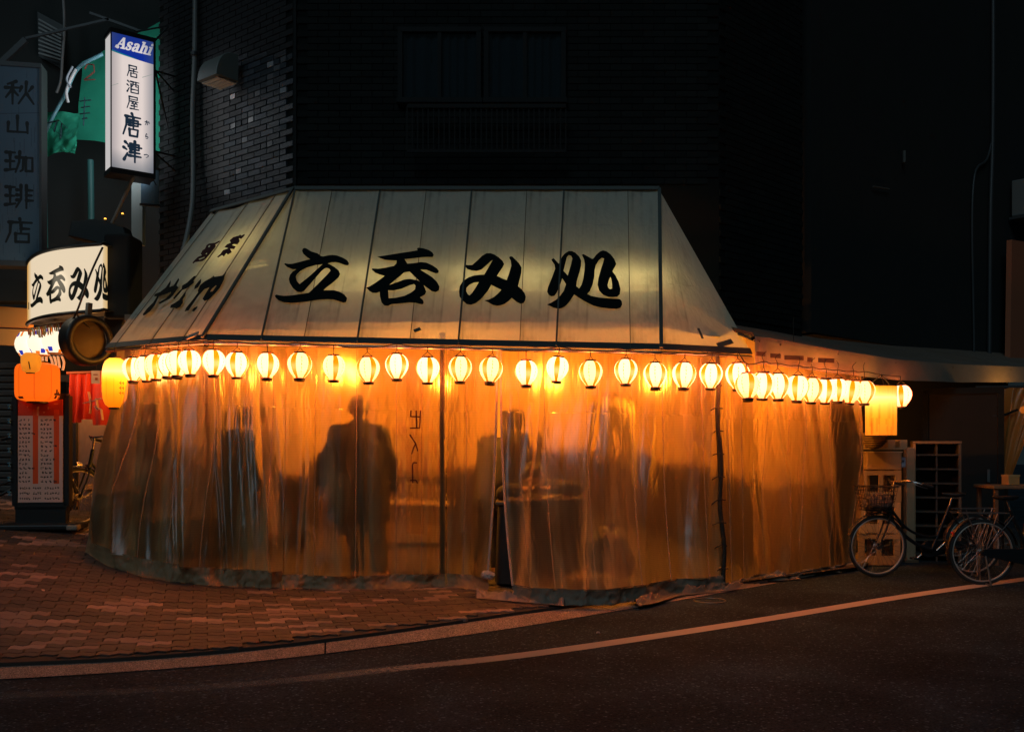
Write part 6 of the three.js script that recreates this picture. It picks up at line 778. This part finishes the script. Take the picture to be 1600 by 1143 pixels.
  mesh('rear_rack', [...[-0.055, 0, 0.055].map((z) => rod(V(-0.3, 0.71, z), V(-0.76, 0.71, z), 0.006)), ...[-0.06, 0.06].flatMap((z) => [rod(V(-0.72, 0.71, z), V(-wb, R, z), 0.006), rod(V(-0.42, 0.71, z), V(-wb, R, z), 0.006)]), rod(V(-0.76, 0.71, -0.06), V(-0.76, 0.71, 0.06), 0.006)], M.steel, b);
  mesh('stand', [rod(V(-wb, R - 0.03, 0.07), V(-wb + 0.03, 0.012, 0.12), 0.009), rod(V(-wb, R - 0.03, -0.07), V(-wb + 0.03, 0.012, -0.12), 0.009), rod(V(-wb + 0.03, 0.012, 0.12), V(-wb + 0.03, 0.012, -0.12), 0.009)], M.steel, b);
  mesh('headlamp', cyl(0.036, 0.028, 0.06, 0, 0, 0, 16).rotateZ(-Math.PI / 2).translate(0.5, 0.68, 0.07), M.chrome, b); mesh('rear_reflector', rbox(0.02, 0.04, 0.06, 0.006, -0.83, 0.5, 0), std([0.5, 0.04, 0.02], 0.25), b);
  if (o.basket !== false) { const w = []; const c = (t, s) => { const y = lerp(0.7, 0.95, t), hx = lerp(0.11, 0.15, t), hz = lerp(0.14, 0.18, t), k = s * 4, i = Math.floor(k) % 4, f = k - Math.floor(k); const q = [[-1, -1], [1, -1], [1, 1], [-1, 1]], a = q[i], e = q[(i + 1) % 4]; return V(0.56 + lerp(a[0], e[0], f) * hx, y, lerp(a[1], e[1], f) * hz); }; for (let j = 0; j <= 6; j++) for (let i = 0; i < 4; i++) w.push(rod(c(j / 6, i / 4), c(j / 6, (i + 0.9999) / 4), j === 6 ? 0.006 : 0.0028, 5)); for (let i = 0; i < 36; i++) w.push(rod(c(0, i / 36), c(1, i / 36), 0.0026, 4)); for (let i = 0; i < 8; i++) w.push(rod(V(0.45, 0.7, -0.13 + i * 0.037), V(0.67, 0.7, -0.13 + i * 0.037), 0.0026, 4)); mesh('basket', w, M.black, b); }
  return b;
}
{
  const q = road(1371, 901), B = bicycle('dark city bicycle with front basket facing left, beside the crates', V(q.x + 0.535, 0, q.z - 0.06), Math.PI + 0.13);
  const c = thing('folded_cloth', 'grey patterned cloth bundled in the bicycle basket', 'cloth', V(q.x - 0.0, 0.71, q.z + 0.0), 0.1); const g = new THREE.IcosahedronGeometry(0.13, 8), p = g.attributes.position; for (let i = 0; i < p.count; i++) { const x = p.getX(i), y = p.getY(i), z = p.getZ(i), k = 0.8 + 0.5 * fbm(x * 14 + 3, y * 14 + z * 11); p.setXYZ(i, x * k * 1.15, Math.max(-0.0, y * k * 0.8 + 0.06), z * k); } g.computeVertexNormals(); mesh('bundle', g, std([0.09, 0.08, 0.075], 0.9, { map: grimeTex }), c);
  const s = road(1537, 914); bicycle('black bicycle facing right with its rear wheel on the centre stand, beyond the crates', V(s.x + 0.54, 0, s.z), -0.04, { basket: false });
  const l = ground(122, 824); bicycle('bicycle with swept handlebars parked behind the menu board', V(l.x + 0.335, l.y + 0.02, l.z - 0.42), Math.PI + 0.9, { basket: false, paint: [0.02, 0.03, 0.035] });
  const e = ground(14, 822); bicycle('dark bicycle half hidden at the left edge, beside the menu board', V(e.x - 0.3, e.y, e.z - 0.2), 0.5, { paint: [0.02, 0.02, 0.02] });
  const r3 = road(1700, 905); bicycle('dark bicycle cut off by the right edge, behind the black one', V(r3.x + 0.55, 0, r3.z - 0.75), 0.1, { paint: [0.03, 0.03, 0.03] });
}
{ // small things lying about
  const mh = thing('wire_ring', 'thin metal ring lying on the road before the laced seam', 'ring', road(1109, 938, 0.006)); mesh('ring', new THREE.TorusGeometry(0.14, 0.006, 6, 36).rotateX(Math.PI / 2), M.steel, mh);
  const sc = [[70, 924, 'pale paper scrap on the pavement near the left edge'], [519, 918, 'tiny scrap at the foot of the curtain below the standing man'], [595, 934, 'tiny white scrap on the pavement, left of two below the counter'], [650, 938, 'tiny white scrap on the pavement, right of two below the counter'], [446, 1006, 'tiny pale scrap in the gutter joint'], [935, 991, 'pale leaf scrap lying just outside the painted line']];
  for (const [u, v, l] of sc) { const p = ground(u, v, v > 980 ? () => 0.012 : rampAt), o = thing('paper_scrap', l, 'litter', p.add(V(0, 0.01, 0)), u); const w = u === 70 ? 0.07 : 0.03; mesh('scrap', sheet((s, t) => V((s - 0.5) * w, 0.006 * Math.sin(s * 5 + t * 3) + 0.004, (t - 0.5) * w * 0.7), 6, 5), std([0.55, 0.42, 0.36], 0.8), o); }
}
renderer.render(scene, camera);
